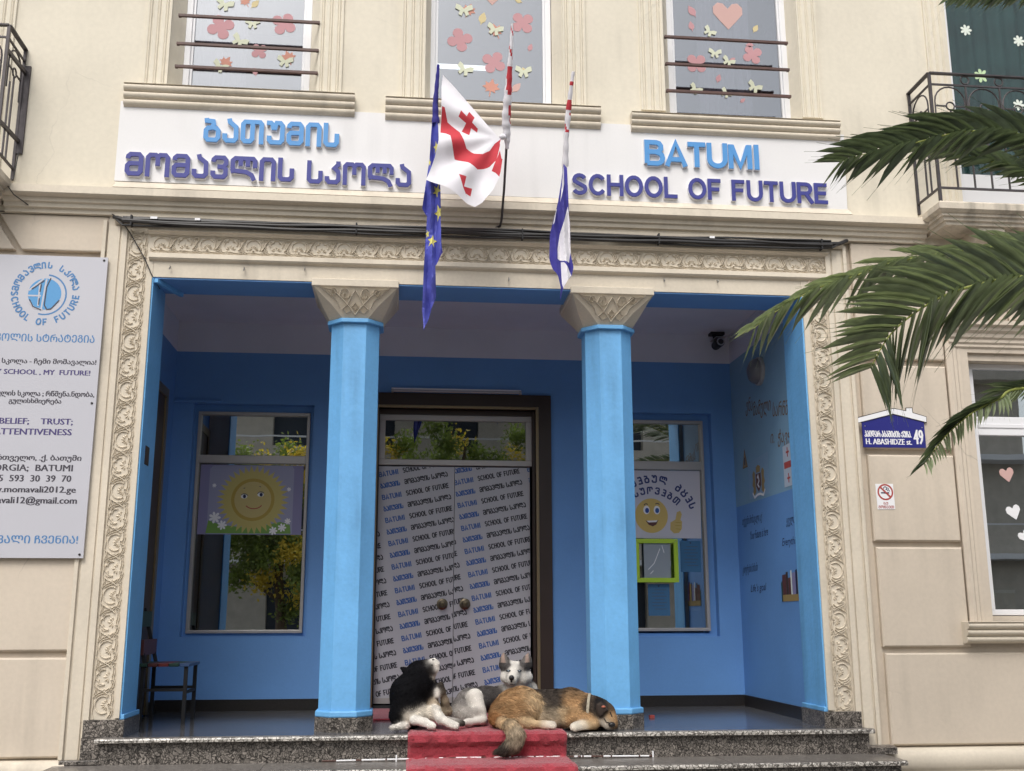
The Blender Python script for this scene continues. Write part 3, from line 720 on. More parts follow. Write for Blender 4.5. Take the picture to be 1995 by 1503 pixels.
# fluted pilasters and sills
def flutes(x0, x1, z0=5.535, z1=7.9):
    m = MB(); n = 3; w_ = (x1 - x0) / n; pts = [(x0, .002), (x0, -.016)]
    for i in range(n):
        a = x0 + i * w_
        pts += [(a + w_ * .22, -.016), (a + w_ * .36, -.009), (a + w_ * .5, -.020), (a + w_ * .64, -.009), (a + w_ * .78, -.016)]
    pts += [(x1, -.016), (x1, .002)]
    m.proft(pts, z0, z1).build('fluted_pilaster', M['cream'], B)
for a, b in ((-2.115, -1.925), (-.747, -.553), (-.082, .119), (1.262, 1.454), (1.915, 2.121), (3.302, 3.479), (4.455, 4.63), (-3.30, -3.125)): flutes(a, b, 5.535 if -3 < a < 4.2 else 4.66)
def sill(x0, x1, z, h=.185, d=.10):
    p = [(.01, z), (-d * .95, z - .004)]
    for q in range(31):
        t = q / 30; b_ = abs(math.sin(3 * PI * t)) ** .6; p.append((-d * ((1 - .42 * t) - .24 * (1 - b_)), z - .008 - (h - .012) * t))
    p.append((.01, z - h))
    return MB().prof(p, x0, x1).build('window_sill', M['cream2'], B, smooth=True)
sill(-2.235, -.44, 5.525); sill(-.195, 1.56, 5.512); sill(1.815, 3.595, 5.482, .165)
# ---- ground-floor window on the right
W4 = tree_window('window', B, 'ground floor window at the right with paper hearts')
m = MB(); frame_rect(m, 4.62, 5.86, 1.425, 3.46, .045, .12, .18); m.box(4.665, 5.815, .118, .18, 2.86, 3.015); m.box(4.665, 5.815, .110, .12, 2.92, 2.955)
m.build('frame', M['pvc'], W4, bevel=.005)
MB().box(4.665, 5.815, .15, .156, 1.47, 2.86).build('pane', M['glass'], W4)
MB().box(4.665, 5.815, .15, .156, 3.015, 3.415).build('pane', M['glass'], W4)
MB().box(4.56, 5.9, .02, .14, 3.46, 3.52).build('window_head', M['block'], W4)
curtain(W4, 4.60, 5.9, 1.72, 3.45, .30, M['darkcurt'], .012, .16)
m = MB(); m.box(4.3, 6.3, 1.6, 1.7, 1.2, 3.7); m.box(4.3, 6.3, .36, 1.6, 1.2, 1.3); m.box(4.3, 6.3, .36, 1.6, 3.6, 3.7); m.box(4.2, 4.3, .36, 1.7, 1.2, 3.7); m.box(6.3, 6.4, .36, 1.7, 1.2, 3.7)
m.build('room_interior', M['room'], B)
for z in (2.16, 1.905, 1.665): MB().box(4.62, 5.86, .205, .225, z - .012, z + .012).build('shelf_rail', M['rust'], W4)
b = MB().box(4.76, 4.90, .23, .30, 1.47, 1.61).build('paper_bag', M['kraft'], None); tag(b, 'brown paper bag with twine handle behind the lower right window', 'bag')
MB().tube([(4.80, .228, 1.595), (4.79, .222, 1.54), (4.81, .222, 1.50), (4.84, .222, 1.51), (4.85, .222, 1.55)], .005, 5).build('handle', M['blackm'], b)
MB().box(4.755, 4.905, .226, .305, 1.60, 1.625).build('bag_rim', M['wht'], b)
b = MB().box(4.68, 4.75, .24, .30, 1.47, 1.60).build('storage_box', M['brown'], None); tag(b, 'dark box at the left edge of the lower right window', 'box')
MB().box(4.677, 4.753, .235, .303, 1.575, 1.603).build('lid', M['daisyg'], b)
def surround():
    S4 = tree_window('window_surround', W4) if False else B
    prof = [(4.375, .0), (4.375, -.010), (4.395, -.026), (4.42, -.028), (4.435, -.018), (4.455, -.022), (4.47, -.012), (4.49, -.015), (4.51, -.012), (4.56, -.010), (4.56, .12), (4.40, .12)]
    MB().proft(prof, 1.378, 3.60).build('window_surround', M['block'], B)
    MB().box(4.375, 4.56, -.012, .12, 3.60, 3.62).build('window_surround', M['block'], B)
    MB().prof([(.12, 3.52), (-.010, 3.52), (-.012, 3.55), (-.028, 3.565), (-.026, 3.585), (-.04, 3.60), (-.038, 3.625), (-.055, 3.64), (-.06, 3.67), (-.085, 3.69), (-.09, 3.715), (-.12, 3.73), (-.12, 3.765), (.05, 3.785), (.12, 3.785)], 4.40, 6.3).build('window_hood', M['block'], B)
surround()
sill(4.305, 6.2, 1.378, .165, .12)
# ---- right balcony door + green drapes
def balcony_door(x0, x1, lab, vis):
    W = tree_window('balcony_door', B, lab)
    m = MB(); frame_rect(m, x0 + .06, x1, 4.60, 7.74, .045, .15, .21); m.box(x0 + .105, x1 - .045, .155, .20, 4.64, 5.16)
    m.build('frame', M['pvc'], W, bevel=.004)
    MB().box(x0 + .105, x1 - .045, .176, .182, 5.16, 7.7).build('pane', M['glassgr'], W)
    curtain(W, x0 + .05, x1, 5.10, 7.72, .34, M['green'], .02, .15); return W
W5 = balcony_door(4.66, 5.95, 'balcony door at the upper right with green drape and paper daisies', 1); W6 = balcony_door(-4.62, -3.33, 'balcony door beyond the left picture edge', 0)
m = MB()
for a in (4.4, -5.0): m.box(a, a + 1.9, 1.0, 1.1, 4.5, 8); m.box(a - .1, a, .33, 1.1, 4.5, 8); m.box(a + 1.9, a + 2.0, .33, 1.1, 4.5, 8); m.box(a, a + 1.9, .33, 1.0, 7.8, 7.9); m.box(a, a + 1.9, .33, 1.0, 4.5, 4.58)
m.build('room_interior', M['room'], B)

# ---- balconies
def balcony(sg):
    c = .615
    K = tree_window('balcony', B, 'right balcony with wrought iron railing' if sg > 0 else 'left balcony with wrought iron railing')
    X = lambda x: c + sg * x
    xe, xo = 3.60, 5.9
    pr = [(0, 4.665), (-.40, 4.665), (-.415, 4.65), (-.415, 4.60), (-.39, 4.58), (-.375, 4.575), (-.375, 4.555), (-.355, 4.55), (-.35, 4.525), (-.33, 4.52), (-.325, 4.495), (0, 4.495)]
    # slab with mitred moulded side
    m = MB(); n = len(pr); v = []
    for (y, z) in pr: v.append((X(xe + .10 + y * -0 - (.415 + y) * -0 + (-y - .415) * -1 * 0), y, z))
    v = []
    for (y, z) in pr:
        off = (.415 + y) if y < 0 else 0
        v.append((X(xe + off * 1.0 if y < 0 else xe), y, z))
    far = [(X(xo), y, z) for y, z in pr]
    side = []                                   # side profile meets the wall
    for (y, z) in pr:
        off = (.415 + y) if y < 0 else 0
        side.append((X(xe + off) if y < 0 else X(xe + (.415 - .325 if z < 4.6 else .015)), 0.0, z))
    allv = v + far + side
    f = [(i, i + 1, n + i + 1, n + i) for i in range(1, n - 2)]
    f += [(2 * n + i, 2 * n + i + 1, i + 1, i) for i in range(1, n - 2)]
    f += [(1, n + 1, n, 2 * n + 1), (n - 2, 2 * n - 2 + 0, 2 * n - 1, 3 * n - 2)]
    m.add(allv, f); m.build('slab', M['slab'], K)
    for bx0 in (xe + .38, xe + 1.5):
        a, b = sorted((X(bx0), X(bx0 + .22)))
        MB().prof([(.0, 4.495), (-.30, 4.495), (-.30, 4.46), (-.27, 4.45), (-.27, 4.41), (-.20, 4.38), (-.12, 4.30), (-.05, 4.18), (0, 4.12)], a, b).build('bracket', M['cream2'], K)
    # railing
    Yf = -.37; zt, z2, zb = 5.80, 5.70, 4.79; xr = 3.64
    Rg = bpy.data.objects.new('railing', None); 
    def P(x, y, z): return (X(x), y, z)
    I = M['iron']
    m = MB(); m.bar(P(xr, -.005, zt), P(xr, Yf, zt), .035, .012); m.bar(P(xr, Yf, zt), P(xo, Yf, zt), .035, .012); m.build('top_rail', I, K)
    m = MB(); m.bar(P(xr, -.005, z2), P(xr, Yf, z2), .014); m.bar(P(xr, Yf, z2), P(xo, Yf, z2), .014); m.build('middle_rail', I, K)
    m = MB(); m.bar(P(xr, -.005, zb), P(xr, Yf, zb), .016); m.bar(P(xr, Yf, zb), P(xo, Yf, zb), .016); m.build('bottom_rail', I, K)
    MB().bar(P(xr, Yf, 4.66), P(xr, Yf, zt), .022).build('corner_post', I, K)
    MB().bar(P(xr, -.012, 4.70), P(xr, -.012, zt), .02).build('wall_post', I, K)
    pitch = .295
    def arch(m, ax, wdt, side=False):
        def Q(u, z): return P(xr, Yf + u, z) if side else P(xr + u, Yf, z)
        r = wdt / 2; cu = ax + r; zc = z2 - .02 - r
        pts = [Q(cu + r * math.cos(R(a)), zc + min(r, .13) * math.sin(R(a))) for a in range(0, 181, 18)]
        m.tube([Q(cu + r, zc - .22)] + pts + [Q(cu - r, zc - .22)], .007, 5)
        zr = zc - .04
        ring = [Q(cu + .035 * math.cos(R(a)), zr + .035 * math.sin(R(a))) for a in range(0, 361, 30)]
        m.tube(ring, .007, 5, False)
        m.bar(Q(cu - r, zr), Q(cu - .035, zr), .011); m.bar(Q(cu + .035, zr), Q(cu + r, zr), .011)
        m.bar(Q(cu, zr - .035), Q(cu, zb), .012)
    k_ = 0; x = .03
    while xr + x + pitch < xo:
        m = MB(); arch(m, x, pitch - .035); m.build('arch_ornament', I, K)
        m = MB(); cc = xr + x + pitch - .018; zc = (zt + z2) / 2
        m.tube([P(cc + .036 * math.cos(R(a)), Yf, zc + .036 * math.sin(R(a))) for a in range(0, 361, 30)], .007, 5, False); m.build('ring_ornament', I, K)
        MB().bar(P(cc, Yf, zb), P(cc, Yf, z2), .012).build('baluster', I, K)
        x += pitch; k_ += 1
    m = MB(); arch(m, .06, .26, True); m.build('arch_ornament', I, K)
    MB().bar(P(xr, Yf + .12, zb), P(xr, Yf + .12, z2 - .3), .012).build('baluster', I, K)
    if sg < 0:   # bracket plate on the wall
        MB().box(X(xr) + .01, X(xr) + .055, -.018, 0, 4.92, 5.66).build('bracket_plate', M['iron'], K)
        for z in (5.60, 5.02): MB().bar(P(xr, Yf, z), P(xr - .02, -.01, z), .02, .03).build('stay', M['iron'], K)
    return K
balcony(1); balcony(-1)

# =================================================================== STEPS
S = empty('entrance_steps', 'pebbled granite steps with polished treads in front of the porch', 'steps')
MB().box(-2.03, 3.47, -.048, .42, FZ - .035, FZ).build('porch_floor', M['floor'], S); MB().box(LX - .1, RX + .1, .42, YB + .12, FZ - .12, FZ).build('porch_floor', M['floor'], S)
def tread(x0, x1, yf, yb, z):
    MB().box(x0, x1, yf + .012, yb, z - .034, z).build('tread', M['grantop'], S)
    MB().prof([(yf + .0125, z - .002), (yf + .004, z - .006), (yf, z - .014), (yf + .001, z - .030), (yf + .0125, z - .034)], x0, x1).build('nosing', M['grannose'], S)
MB().box(-2.07, 3.50, -.05, .9, FZ + .0005, FZ + .002).build('landing_slab', M['grantop'], S) if False else None
def slabs(x0, x1, cuts, yf, yb, z):
    xs = [x0] + cuts + [x1]
    for a, b in zip(xs, xs[1:]): tread(a + .0015, b - .0015, yf, yb, z + random.uniform(-.001, .001))
slabs(-2.06, 3.50, [-.62, 1.30, 2.41], -.125, -.05, FZ)
MB().box(-2.03, 3.47, -.075, -.05, .43, FZ - .034).build('riser', M['gran'], S)
MB().box(-2.03, 3.47, -.05, .42, .28, FZ - .036).build('step_core', M['skirt'], S)
slabs(-2.33, 3.56, [-.9, .62, 2.30], -.49, -.075, .43)
MB().box(-2.30, 3.53, -.44, -.06, .25, .396).build('riser', M['gran'], S)
slabs(-2.5, 3.75, [-.6, 1.1, 2.6], -.86, -.44, .25)
MB().box(-2.47, 3.72, -.81, -.42, .08, .216).build('riser', M['gran'], S)
MB().box(-2.30, -2.035, -.062, .003, .4305, .461).build('step_return', M['gran'], S, bevel=.004)
MB().prof([(-.12, .43), (-.12, .475), (-.08, .485), (.0, .485), (.0, .43)], 3.47, 3.66).build('step_return', M['gran'], S)

# ---- red runner
cp = MB(); X0, X1 = .075, 1.205; th = .016
path = [(1.95, FZ), (-.115, FZ), (-.139, FZ - .012), (-.141, FZ - .045), (-.110, FZ - .075), (-.095, .45), (-.110, .434), (-.16, .431), (-.48, .431), (-.506, .42), (-.508, .38), (-.470, .34), (-.455, .27), (-.47, .2515), (-.86, .2515)]
pts = []
for (a, b), (c, d) in zip(path, path[1:]):
    n = max(1, int(math.hypot(c - a, d - b) / .02))
    for i in range(n): pts.append((a + (c - a) * i / n, b + (d - b) * i / n))
pts.append(path[-1]); nn = len(pts); NX = 60; rr = random.Random(3)
v = []; f = []
nrm = []
for i in range(nn):
    a = Vector(pts[max(i - 1, 0)]); b = Vector(pts[min(i + 1, nn - 1)]); t = (b - a).normalized(); nrm.append((t.y * -1 * -1, -t.x))
for i in range(nn):
    a = Vector(pts[max(i - 1, 0)]); b = Vector(pts[min(i + 1, nn - 1)]); t = (b - a).normalized(); nx_, nz_ = t.y, -t.x   # outward
    down = .028 if pts[i][1] < .44 else 0
    for j in range(NX + 1):
        x = X0 - down * .4 + (X1 - X0 + down) * j / NX; h = th + .0045 * rr.uniform(-1, 1) + .003 * math.sin(j * .9 + i * 2.3)
        if j in (0, NX): h = .001
        v.append((x, pts[i][0] + nx_ * h, pts[i][1] + nz_ * h))
f = [(i * (NX + 1) + j, i * (NX + 1) + j + 1, (i + 1) * (NX + 1) + j + 1, (i + 1) * (NX + 1) + j) for i in range(nn - 1) for j in range(NX)]
cp.add(v, f); c = cp.build('carpet_runner', M['carpet'], smooth=True); tag(c, 'red carpet runner laid down the granite steps under the dogs', 'carpet')
mt = MB().box(-.245, .06, .98, 2.0, FZ + .001, FZ + .016).build('door_mat', M['carpet'], bevel=.004); tag(mt, 'flat red mat between the left column and the door sill', 'mat')
# ---- rope light along the second tread
rl = empty('rope_light', 'thin worn rope light with white segments lying along the step foot', 'rope light')
MB().tube([(-.52, -.086, .4385), (.4, -.112, .45), (1.3, -.112, .447), (1.83, -.088, .44)], .0055, 6).build('tube', M['rust'], rl)
x = -.42; rg = random.Random(5)
while x < 1.8:
    l = rg.uniform(.03, .20)
    if x + l > 1.82: break
    def yz(x): 
        if x < .4: t = (x + .52) / .92; return -.086 - .026 * t, .4385 + .0115 * t
        if x < 1.3: t = (x - .4) / .9; return -.112, .45 - .003 * t
        t = (x - 1.3) / .53; return -.112 + .024 * t, .447 - .007 * t
    if not (x < .4 < x + l): 
        a, b = yz(x), yz(x + l); MB().tube([(x, *a), (x + l, *b)], .0058, 6).build('segment', M['wht'], rl)
    x += l + rg.choice((.012, .015, .04, .09))
MB().box(1.83, 1.84, -.095, -.085, .43, .475).build('end_clip', M['wht'], rl); MB().box(-.008, .002, -.12, -.108, .43, .475).build('end_clip', M['wht'], rl)

# =================================================================== SIGNBOARD
sb = empty('signboard', 'long white school name board with blue Georgian and English letters', 'sign')
MB().plate([(-2.262, 4.722), (3.625, 4.712), (3.640, 5.385), (-2.262, 5.392)], -.030, -.002).build('board', M['white'], sb)
def word(s, x0, x1, z0, z1, m, sx, wd, gap=.10, lw=None):
    h = z1 - z0; tot = word_width(s, sx, gap) * h; sc = (x1 - x0) / tot; cur = 0; n = max(len(s) - 1, 1)
    for i, ch in enumerate(s):
        if ch == ' ': cur += .42 * h * sc; continue
        zz = z0
        b = MB(); glyph_mb(b, ch, x0 + cur, zz, h, wd, -.062, -.052, sx * sc)
        o = b.build('letter', m, sb, fix=False)
        b = MB(); glyph_mb(b, ch, x0 + cur, zz, h, wd + .035, -.0515, -.029, sx * sc)
        b.build('letter_body', M['letw'], o, fix=False)
        cur += (G[ch][0] * sx + gap) * h * sc
word('ბათუმის', -1.605, -.556, 5.062, 5.268, M['lblue'], .86, .175, .10)
word('მომავლის', -2.182, -.895, 4.755, 4.955, M['dblue'], .86, .175, .09)
word('სკოლა', -.795, .022, 4.748, 4.942, M['dblue'], .86, .175, .09)
word('BATUMI', 1.918, 2.895, 5.022, 5.242, M['lblue'], .92, .185, .03)
word('SCHOOL OF FUTURE', 1.313, 3.480, 4.742, 4.925, M['dblue'], .92, .17, .06)

# =================================================================== INFORMATION BOARD
ib = empty('information_board', 'tall silver school information board screwed to the wall at left', 'sign')
MB().box(-4.1, -2.256, -.040, -.028, 1.835, 4.092).build('panel', M['board'], ib)
for px, py in ((203, 508), (179, 786), (155, 1081)):
    p = at(px, py, -.04); MB().lathe((p.x, -.040, p.z), [(.009, 0), (.009, -.003), (.006, -.006)], 10).build('screw', M['skirt'], ib)
YI = -.0405
def board_line(txt, m, xr, ybase, ytop, ref, bold=.0016):
    a = at(xr, ybase, YI); c = at(xr, ytop, YI); b = at(xr - ref[1], ybase, YI)
    mb = MB(); put_text(mb, txt, a.x, a.z, c.z - a.z, YI, right=True, bold=bold, ref=(ref[0], a.x - b.x))
    mb.build('printed_line', m, ib, fix=False)['kind'] = 'stuff'
z = 4.695
board_line('ᲡᲙᲝᲚᲘᲡ ᲡᲢᲠᲐᲢᲔᲒᲘᲐ', M['bblue'], 183.5, 480 + 885 / z, 480 + 818 / z, ('ᲡᲢᲠᲐᲢᲔᲒᲘᲐ', 113))
board_line('ჩემი სკოლა - ჩემი მომავალია!', M['bserif'], 187, 480 + 1085 / z, 480 + 1042 / z, ('სკოლა - ჩემი მომავალია!', 184), .0022)
board_line('MY SCHOOL , MY  FUTURE!', M['bpurple'], 175, 480 + 1184 / z, 480 + 1138 / z, ('SCHOOL , MY  FUTURE!', 168), .0022)
board_line('მომავლის სკოლა ; რწმენა.ნდობა,', M['bserif'], 183, 480 + 1380 / z, 480 + 1335 / z, ('სკოლა ; რწმენა.ნდობა,', 149), .0022)
board_line('გულისხმიერება', M['bserif'], 119, 480 + 1440 / z, 480 + 1400 / z, ('გულისხმიერება', 102), .0022)
board_line('BELIEF;    TRUST;', M['bpurple'], 141, 780 + 225 / z, 780 + 170 / z, ('TRUST;', 62), .0025)
board_line('ATTENTIVENESS', M['bpurple'], 139, 780 + 322 / z, 780 + 265 / z, ('TTENTIVENESS', 138), .0025)
board_line('საქართველო, .ქ. ბათუმი', M['bserif'], 158, 780 + 555 / z, 780 + 508 / z, ('ბათუმი', 60), .0025)
board_line('GEORGIA;  BATUMI', M['bserif'], 141, 780 + 652 / z, 780 + 592 / z, ('BATUMI', 72), .0025)
board_line('+995  593  30  39  70', M['bserif'], 138, 780 + 748 / z, 780 + 688 / z, ('593  30  39  70', 120), .0025)
board_line('www.momavali2012.ge', M['bserif'], 147, 780 + 848 / z, 780 + 790 / z, ('momavali2012.ge', 139), .0028)
board_line('momavali12@gmail.com', M['bserif'], 149, 780 + 948 / z, 780 + 888 / z, ('vali12@gmail.com', 147), .0028)
board_line('ᲛᲝᲛᲐᲕᲐᲚᲘ ᲩᲕᲔᲜᲘᲐ!', M['bblue'], 151, 780 + 1312 / z, 780 + 1242 / z, ('ᲩᲕᲔᲜᲘᲐ!', 84), .0020)
# logo
lc = at(88.5, 572, YI); lx, lz = lc.x, lc.z; rt = .238
ring = MB()
def arc_word(s, r, mid, step, h, inward):
    n = len(s)
    for i, ch in enumerate(s):
        if ch == ' ': continue
        a = mid + (i - (n - 1) / 2) * step * (1 if inward else -1)
        rot = R(a + 90) if inward else R(a - 90)
        wdt = G[ch][0] * .8 * h
        rr_ = r + (h / 2 if inward else -h / 2)
        cx = lx + rr_ * math.cos(R(a)); cz = lz + rr_ * math.sin(R(a))
        cx -= math.cos(rot) * wdt / 2; cz -= math.sin(rot) * wdt / 2
        glyph_mb(ring, ch, cx, cz, h, .22, YI, 0, .8, True, rot)
arc_word('მომავლის სკოლა', .222, 92, 12.2, .052, False)
arc_word('SCHOOL OF FUTURE', .222, -92, 11.5, .052, True)
ring.build('logo_lettering', M['bblue'], ib, fix=False)['kind'] = 'stuff'
m = MB(); m.plate(circle(lx - .005, lz - .005, .120, .122, 30), YI - .0002, YI + .001); m.build('logo_disc', mat('logo_blue', (.09, .30, .58), .4), ib)
m = MB(); L_, R_ = ribbon([(lx + .15 * math.cos(R(a)), lz - .01 + .155 * math.sin(R(a))) for a in range(85, -106, -10)], .012)
m.add([(p[0], YI, p[1]) for p in L_] + [(p[0], YI, p[1]) for p in R_], [(i, len(L_) + i, len(L_) + i + 1, i + 1) for i in range(len(L_) - 1)]); m.build('logo_arc', M['bblue'], ib, fix=False)
def strokes(mb, segs, wd, y, org=(0, 0), s=1, jit=.0002, frame=None):
    for q, st in enumerate(segs):
        L_, R_ = ribbon([(org[0] + a * s, org[1] + b * s) for a, b in st], wd); n = len(L_); yy = y - q * jit
        F = frame or (lambda a, b, c: (a, yy, b))
        mb.add([F(p[0], p[1], q * jit) for p in L_] + [F(p[0], p[1], q * jit) for p in R_], [(i, n + i, n + i + 1, i + 1) for i in range(n - 1)])
m = MB(); strokes(m, [[(.00, .11), (-.02, -.12)], [(-.02, .115), (-.12, .02)], [(-.125, -.02), (-.03, -.02)], [(-.045, .08), (-.045, -.10)], [(-.12, -.06), (-.07, -.115), (-.01, -.125)]], .012, YI - .0008, (lx, lz)); m.build('logo_mark', M['board'], ib, fix=False)
m = MB(); strokes(m, [[(.03, .12), (.005, .05), (0, -.09), (.02, -.125), (.05, -.12), (.105, -.05)], [(-.11, -.05), (-.08, -.105), (-.02, -.13)], [(-.015, .10), (-.10, .03)], [(-.035, .07), (-.04, .01)], [(-.04, -.04), (-.04, -.09)]], .008, YI - .0020, (lx, lz)); m.build('logo_shadow', M['bserif'], ib, fix=False)

# =================================================================== STREET PLAQUE + NO SMOKING
pq = empty('street_plaque', 'navy house shaped street number plaque with white roof', 'plaque')
MB().plate([(3.622, 2.725), (4.138, 2.727), (4.138, 2.935), (3.890, 3.012), (3.622, 2.930)], -.012, 0).build('plate', M['navy'], pq)
MB().plate([(3.583, 2.915), (3.885, 2.992), (4.160, 2.928), (4.163, 2.980), (4.052, 3.012), (4.050, 3.052), (3.992, 3.050), (3.990, 3.026), (3.890, 3.045), (3.583, 2.963)], -.016, -.0125).build('roof_outline', M['skirt'], pq)
MB().plate([(3.588, 2.921), (3.885, 2.998), (4.156, 2.934), (4.158, 2.976), (4.046, 3.007), (4.044, 3.046), (3.998, 3.044), (3.996, 3.020), (3.890, 3.039), (3.588, 2.958)], -.018, -.0162).build('roof', M['wht'], pq)
def ptext(root, body, px0, px1, pyb, pyt, y, m, bold=.001, name='lettering'):
    a = at(px0, pyb, y); b = at(px1, pyb, y); c = at(px0, pyt, y)
    mb = MB(); put_text(mb, body, a.x, a.z, c.z - a.z, y, width=b.x - a.x, bold=bold); return mb.build(name, m, root, fix=False)
zz = 6.535
ptext(pq, 'ᲰᲐᲘᲓᲐᲠ ᲐᲑᲐᲨᲘᲫᲘᲡ ᲥᲣᲩᲐ.', 1640 + 295 / zz, 1640 + 885 / zz, 780 + 466 / zz, 780 + 388 / zz, -.0122, M['wht'], .0022)
ptext(pq, 'H. ABASHIDZE st.', 1640 + 312 / zz, 1640 + 893 / zz, 780 + 560 / zz, 780 + 487 / zz, -.0122, M['wht'], .0022)
ptext(pq, '49', 1640 + 925 / zz, 1640 + 1040 / zz, 780 + 560 / zz, 780 + 375 / zz, -.0122, M['wht'], .004)
for x, zz_ in ((3.645, 2.895), (4.118, 2.890)): MB().lathe((x, -.012, zz_), [(.006, 0), (.004, -.003)], 8).build('screw', M['steel'], pq)
ns = empty('no_smoking_sign', 'small white no smoking sticker with red ring on the beige wall', 'sign')
MB().plate([(3.703, 2.236), (3.846, 2.239), (3.843, 2.438), (3.698, 2.436)], -.003, 0).build('sticker', M['wht'], ns)
m = MB(); cx, cz = 3.775, 2.372; strokes(m, [arc(0, 0, .058, .058, 0, 360, 28)], .013, -.0034, (cx, cz)); strokes(m, [[(-.04, .04), (.04, -.04)]], .013, -.0048, (cx, cz)); m.build('prohibition_ring', M['red'], ns, fix=False)
m = MB(); strokes(m, [[(-.036, -.006), (.030, -.006)], arc(.0, .03, .012, .012, 200, -60, 8) + [(.018, .018), (.022, .010)], [(.012, .034), (.026, .030), (.030, .016), (.036, .006)]], .006, -.0036, (cx, cz)); strokes(m, [[(-.036, -.006), (.030, -.006)]], .010, -.0044, (cx, cz)); m.build('cigarette_symbol', M['inkb'], ns, fix=False)
ptext(ns, 'ᲜᲣ', 1640 + 535 / zz, 1640 + 590 / zz, 780 + 1330 / zz, 780 + 1300 / zz, -.0034, M['red'], .001)
ptext(ns, 'ᲛᲝᲬᲔᲕᲗ', 1640 + 470 / zz, 1640 + 665 / zz, 780 + 1378 / zz, 780 + 1342 / zz, -.0034, M['red'], .001)

# =================================================================== WINDOW PAPERS
def petal_shape(kind, cx, cz, s, rot=0):
    P = []
    c_, s_ = math.cos(rot), math.sin(rot)
    def T(a, b): return (cx + (a * c_ - b * s_) * s, cz + (a * s_ + b * c_) * s)
    if kind == 'flower':
        for i in range(48):
            a = 2 * PI * i / 48; r = .42 + .58 * abs(math.cos(2 * a + .0)) ** .6
            P.append(T(r * math.cos(a), r * math.sin(a)))
    elif kind == 'butterfly':
        P = [T(*p) for p in ((0, -.15), (-.25, -.75), (-.6, -.55), (-.45, -.1), (-1, .15), (-.9, .75), (-.45, .6), (0, .15), (.45, .6), (.9, .75), (1, .15), (.45, -.1), (.6, -.55), (.25, -.75))]
    elif kind == 'maple':
        P = [T(*p) for p in ((-.05, -1.1), (.05, -1.1), (.08, -.45), (.55, -.6), (.45, -.3), (.95, -.05), (.6, .15), (.7, .55), (.3, .4), (0, 1), (-.3, .4), (-.7, .55), (-.6, .15), (-.95, -.05), (-.45, -.3), (-.55, -.6), (-.08, -.45))]
    elif kind == 'leaf':
        P = [T(*p) for p in ((0, -1.2), (.12, -.8), (.5, -.4), (.55, .1), (.3, .6), (0, 1), (-.3, .6), (-.55, .1), (-.5, -.4), (-.06, -.8))]
    elif kind == 'heart':
        P = [T(*p) for p in ((0, -1), (.5, -.45), (.95, .1), (.95, .55), (.65, .85), (.3, .8), (0, .45), (-.3, .8), (-.65, .85), (-.95, .55), (-.95, .1), (-.5, -.45))]
    elif kind == 'daisy':
        for i in range(70):
            a = 2 * PI * i / 70; r = .35 + .65 * abs(math.cos(3.5 * a)) ** .7
            P.append(T(r * math.cos(a), r * math.sin(a)))
    return P
def paper(kind, px, py, size, m, W, y, rot=0, name=None):
    p = at(px, py, y); s = size / 2 * .0042
    MB().plate(petal_shape(kind, p.x, p.z, s, R(rot)), y, y + .0015).build(name or 'paper_' + kind, m, W)
yp = .1795
for a in [('flower', 430, 53, 54, 'pink', 20), ('flower', 553, 47, 50, 'pink', 60), ('flower', 505, 100, 34, 'pink', 40), ('maple', 440, 122, 30, 'orange', -30), ('maple', 562, 112, 32, 'orange', 20), ('leaf', 497, 8, 22, 'leafy', -40), ('maple', 478, 3, 24, 'orange', 30), ('leaf', 497, 140, 18, 'pink', 10)]:
    paper(a[0], a[1], a[2], a[3], M[a[4]], W1, yp, a[5])
for a in [('butterfly', 437, 9, 36), ('butterfly', 492, 46, 30), ('butterfly', 466, 80, 34), ('butterfly', 428, 130, 32), ('butterfly', 555, 120, 32)]: paper(a[0], a[1], a[2], a[3], M['butter'], W1, yp - .006, random.uniform(-40, 10))
for a in [('flower', 896, 78, 52, 'pink', 15), ('flower', 1018, 45, 50, 'pink', 40), ('flower', 962, 122, 50, 'pink', 60), ('maple', 913, 20, 32, 'orange', -20), ('leaf', 940, 36, 28, 'leafy', -15), ('maple', 966, 60, 34, 'orange', 20), ('maple', 957, 170, 38, 'orange', -10), ('leaf', 1033, 93, 18, 'pink', -20), ('leaf', 1006, 171, 26, 'heart', -40), ('heart', 959, -6, 38, 'heart', 0), ('leaf', 1010, 2, 16, 'leafy', 70), ('leaf', 1021, 137, 14, 'leafy', 30)]:
    paper(a[0], a[1], a[2], a[3], M[a[4]], W2, yp, a[5])
for a in [(904, 20, 36), (964, 58, 34), (905, 136, 34), (1020, 140, 34)]: paper('butterfly', *a, M['butter'], W2, yp - .006, random.uniform(-40, 0))
for a in [('heart', 1418, 30, 66, 'heart', 0), ('leaf', 1348, 22, 28, 'pink', 30), ('leaf', 1347, 51, 22, 'pink', 10), ('leaf', 1472, 56, 20, 'leafy', -30), ('flower', 1357, 124, 46, 'pink', 45), ('flower', 1466, 107, 44, 'pink', 30), ('leaf', 1400, 153, 20, 'pink', -20), ('leaf', 1447, 196, 14, 'pink', -50), ('leaf', 1427, 117, 16, 'pink', -50), ('leaf', 1461, 88, 18, 'pink', 90)]:
    paper(a[0], a[1], a[2], a[3], M[a[4]], W3, yp, a[5])
for a in [(1382, 62, 28), (1393, 104, 28), (1419, 120, 28), (1355, 174, 28), (1415, 182, 26), (1470, 170, 32)]: paper('butterfly', *a, M['butter'], W3, yp - .006, random.uniform(-40, 0))
for px, py, s, mm in ((1882, 59, 26, 'daisy'), (1985, 80, 26, 'daisy'), (1912, 148, 32, 'daisyg'), (1985, 205, 26, 'daisy')): paper('daisy', px, py, s, M[mm], W5, .172)
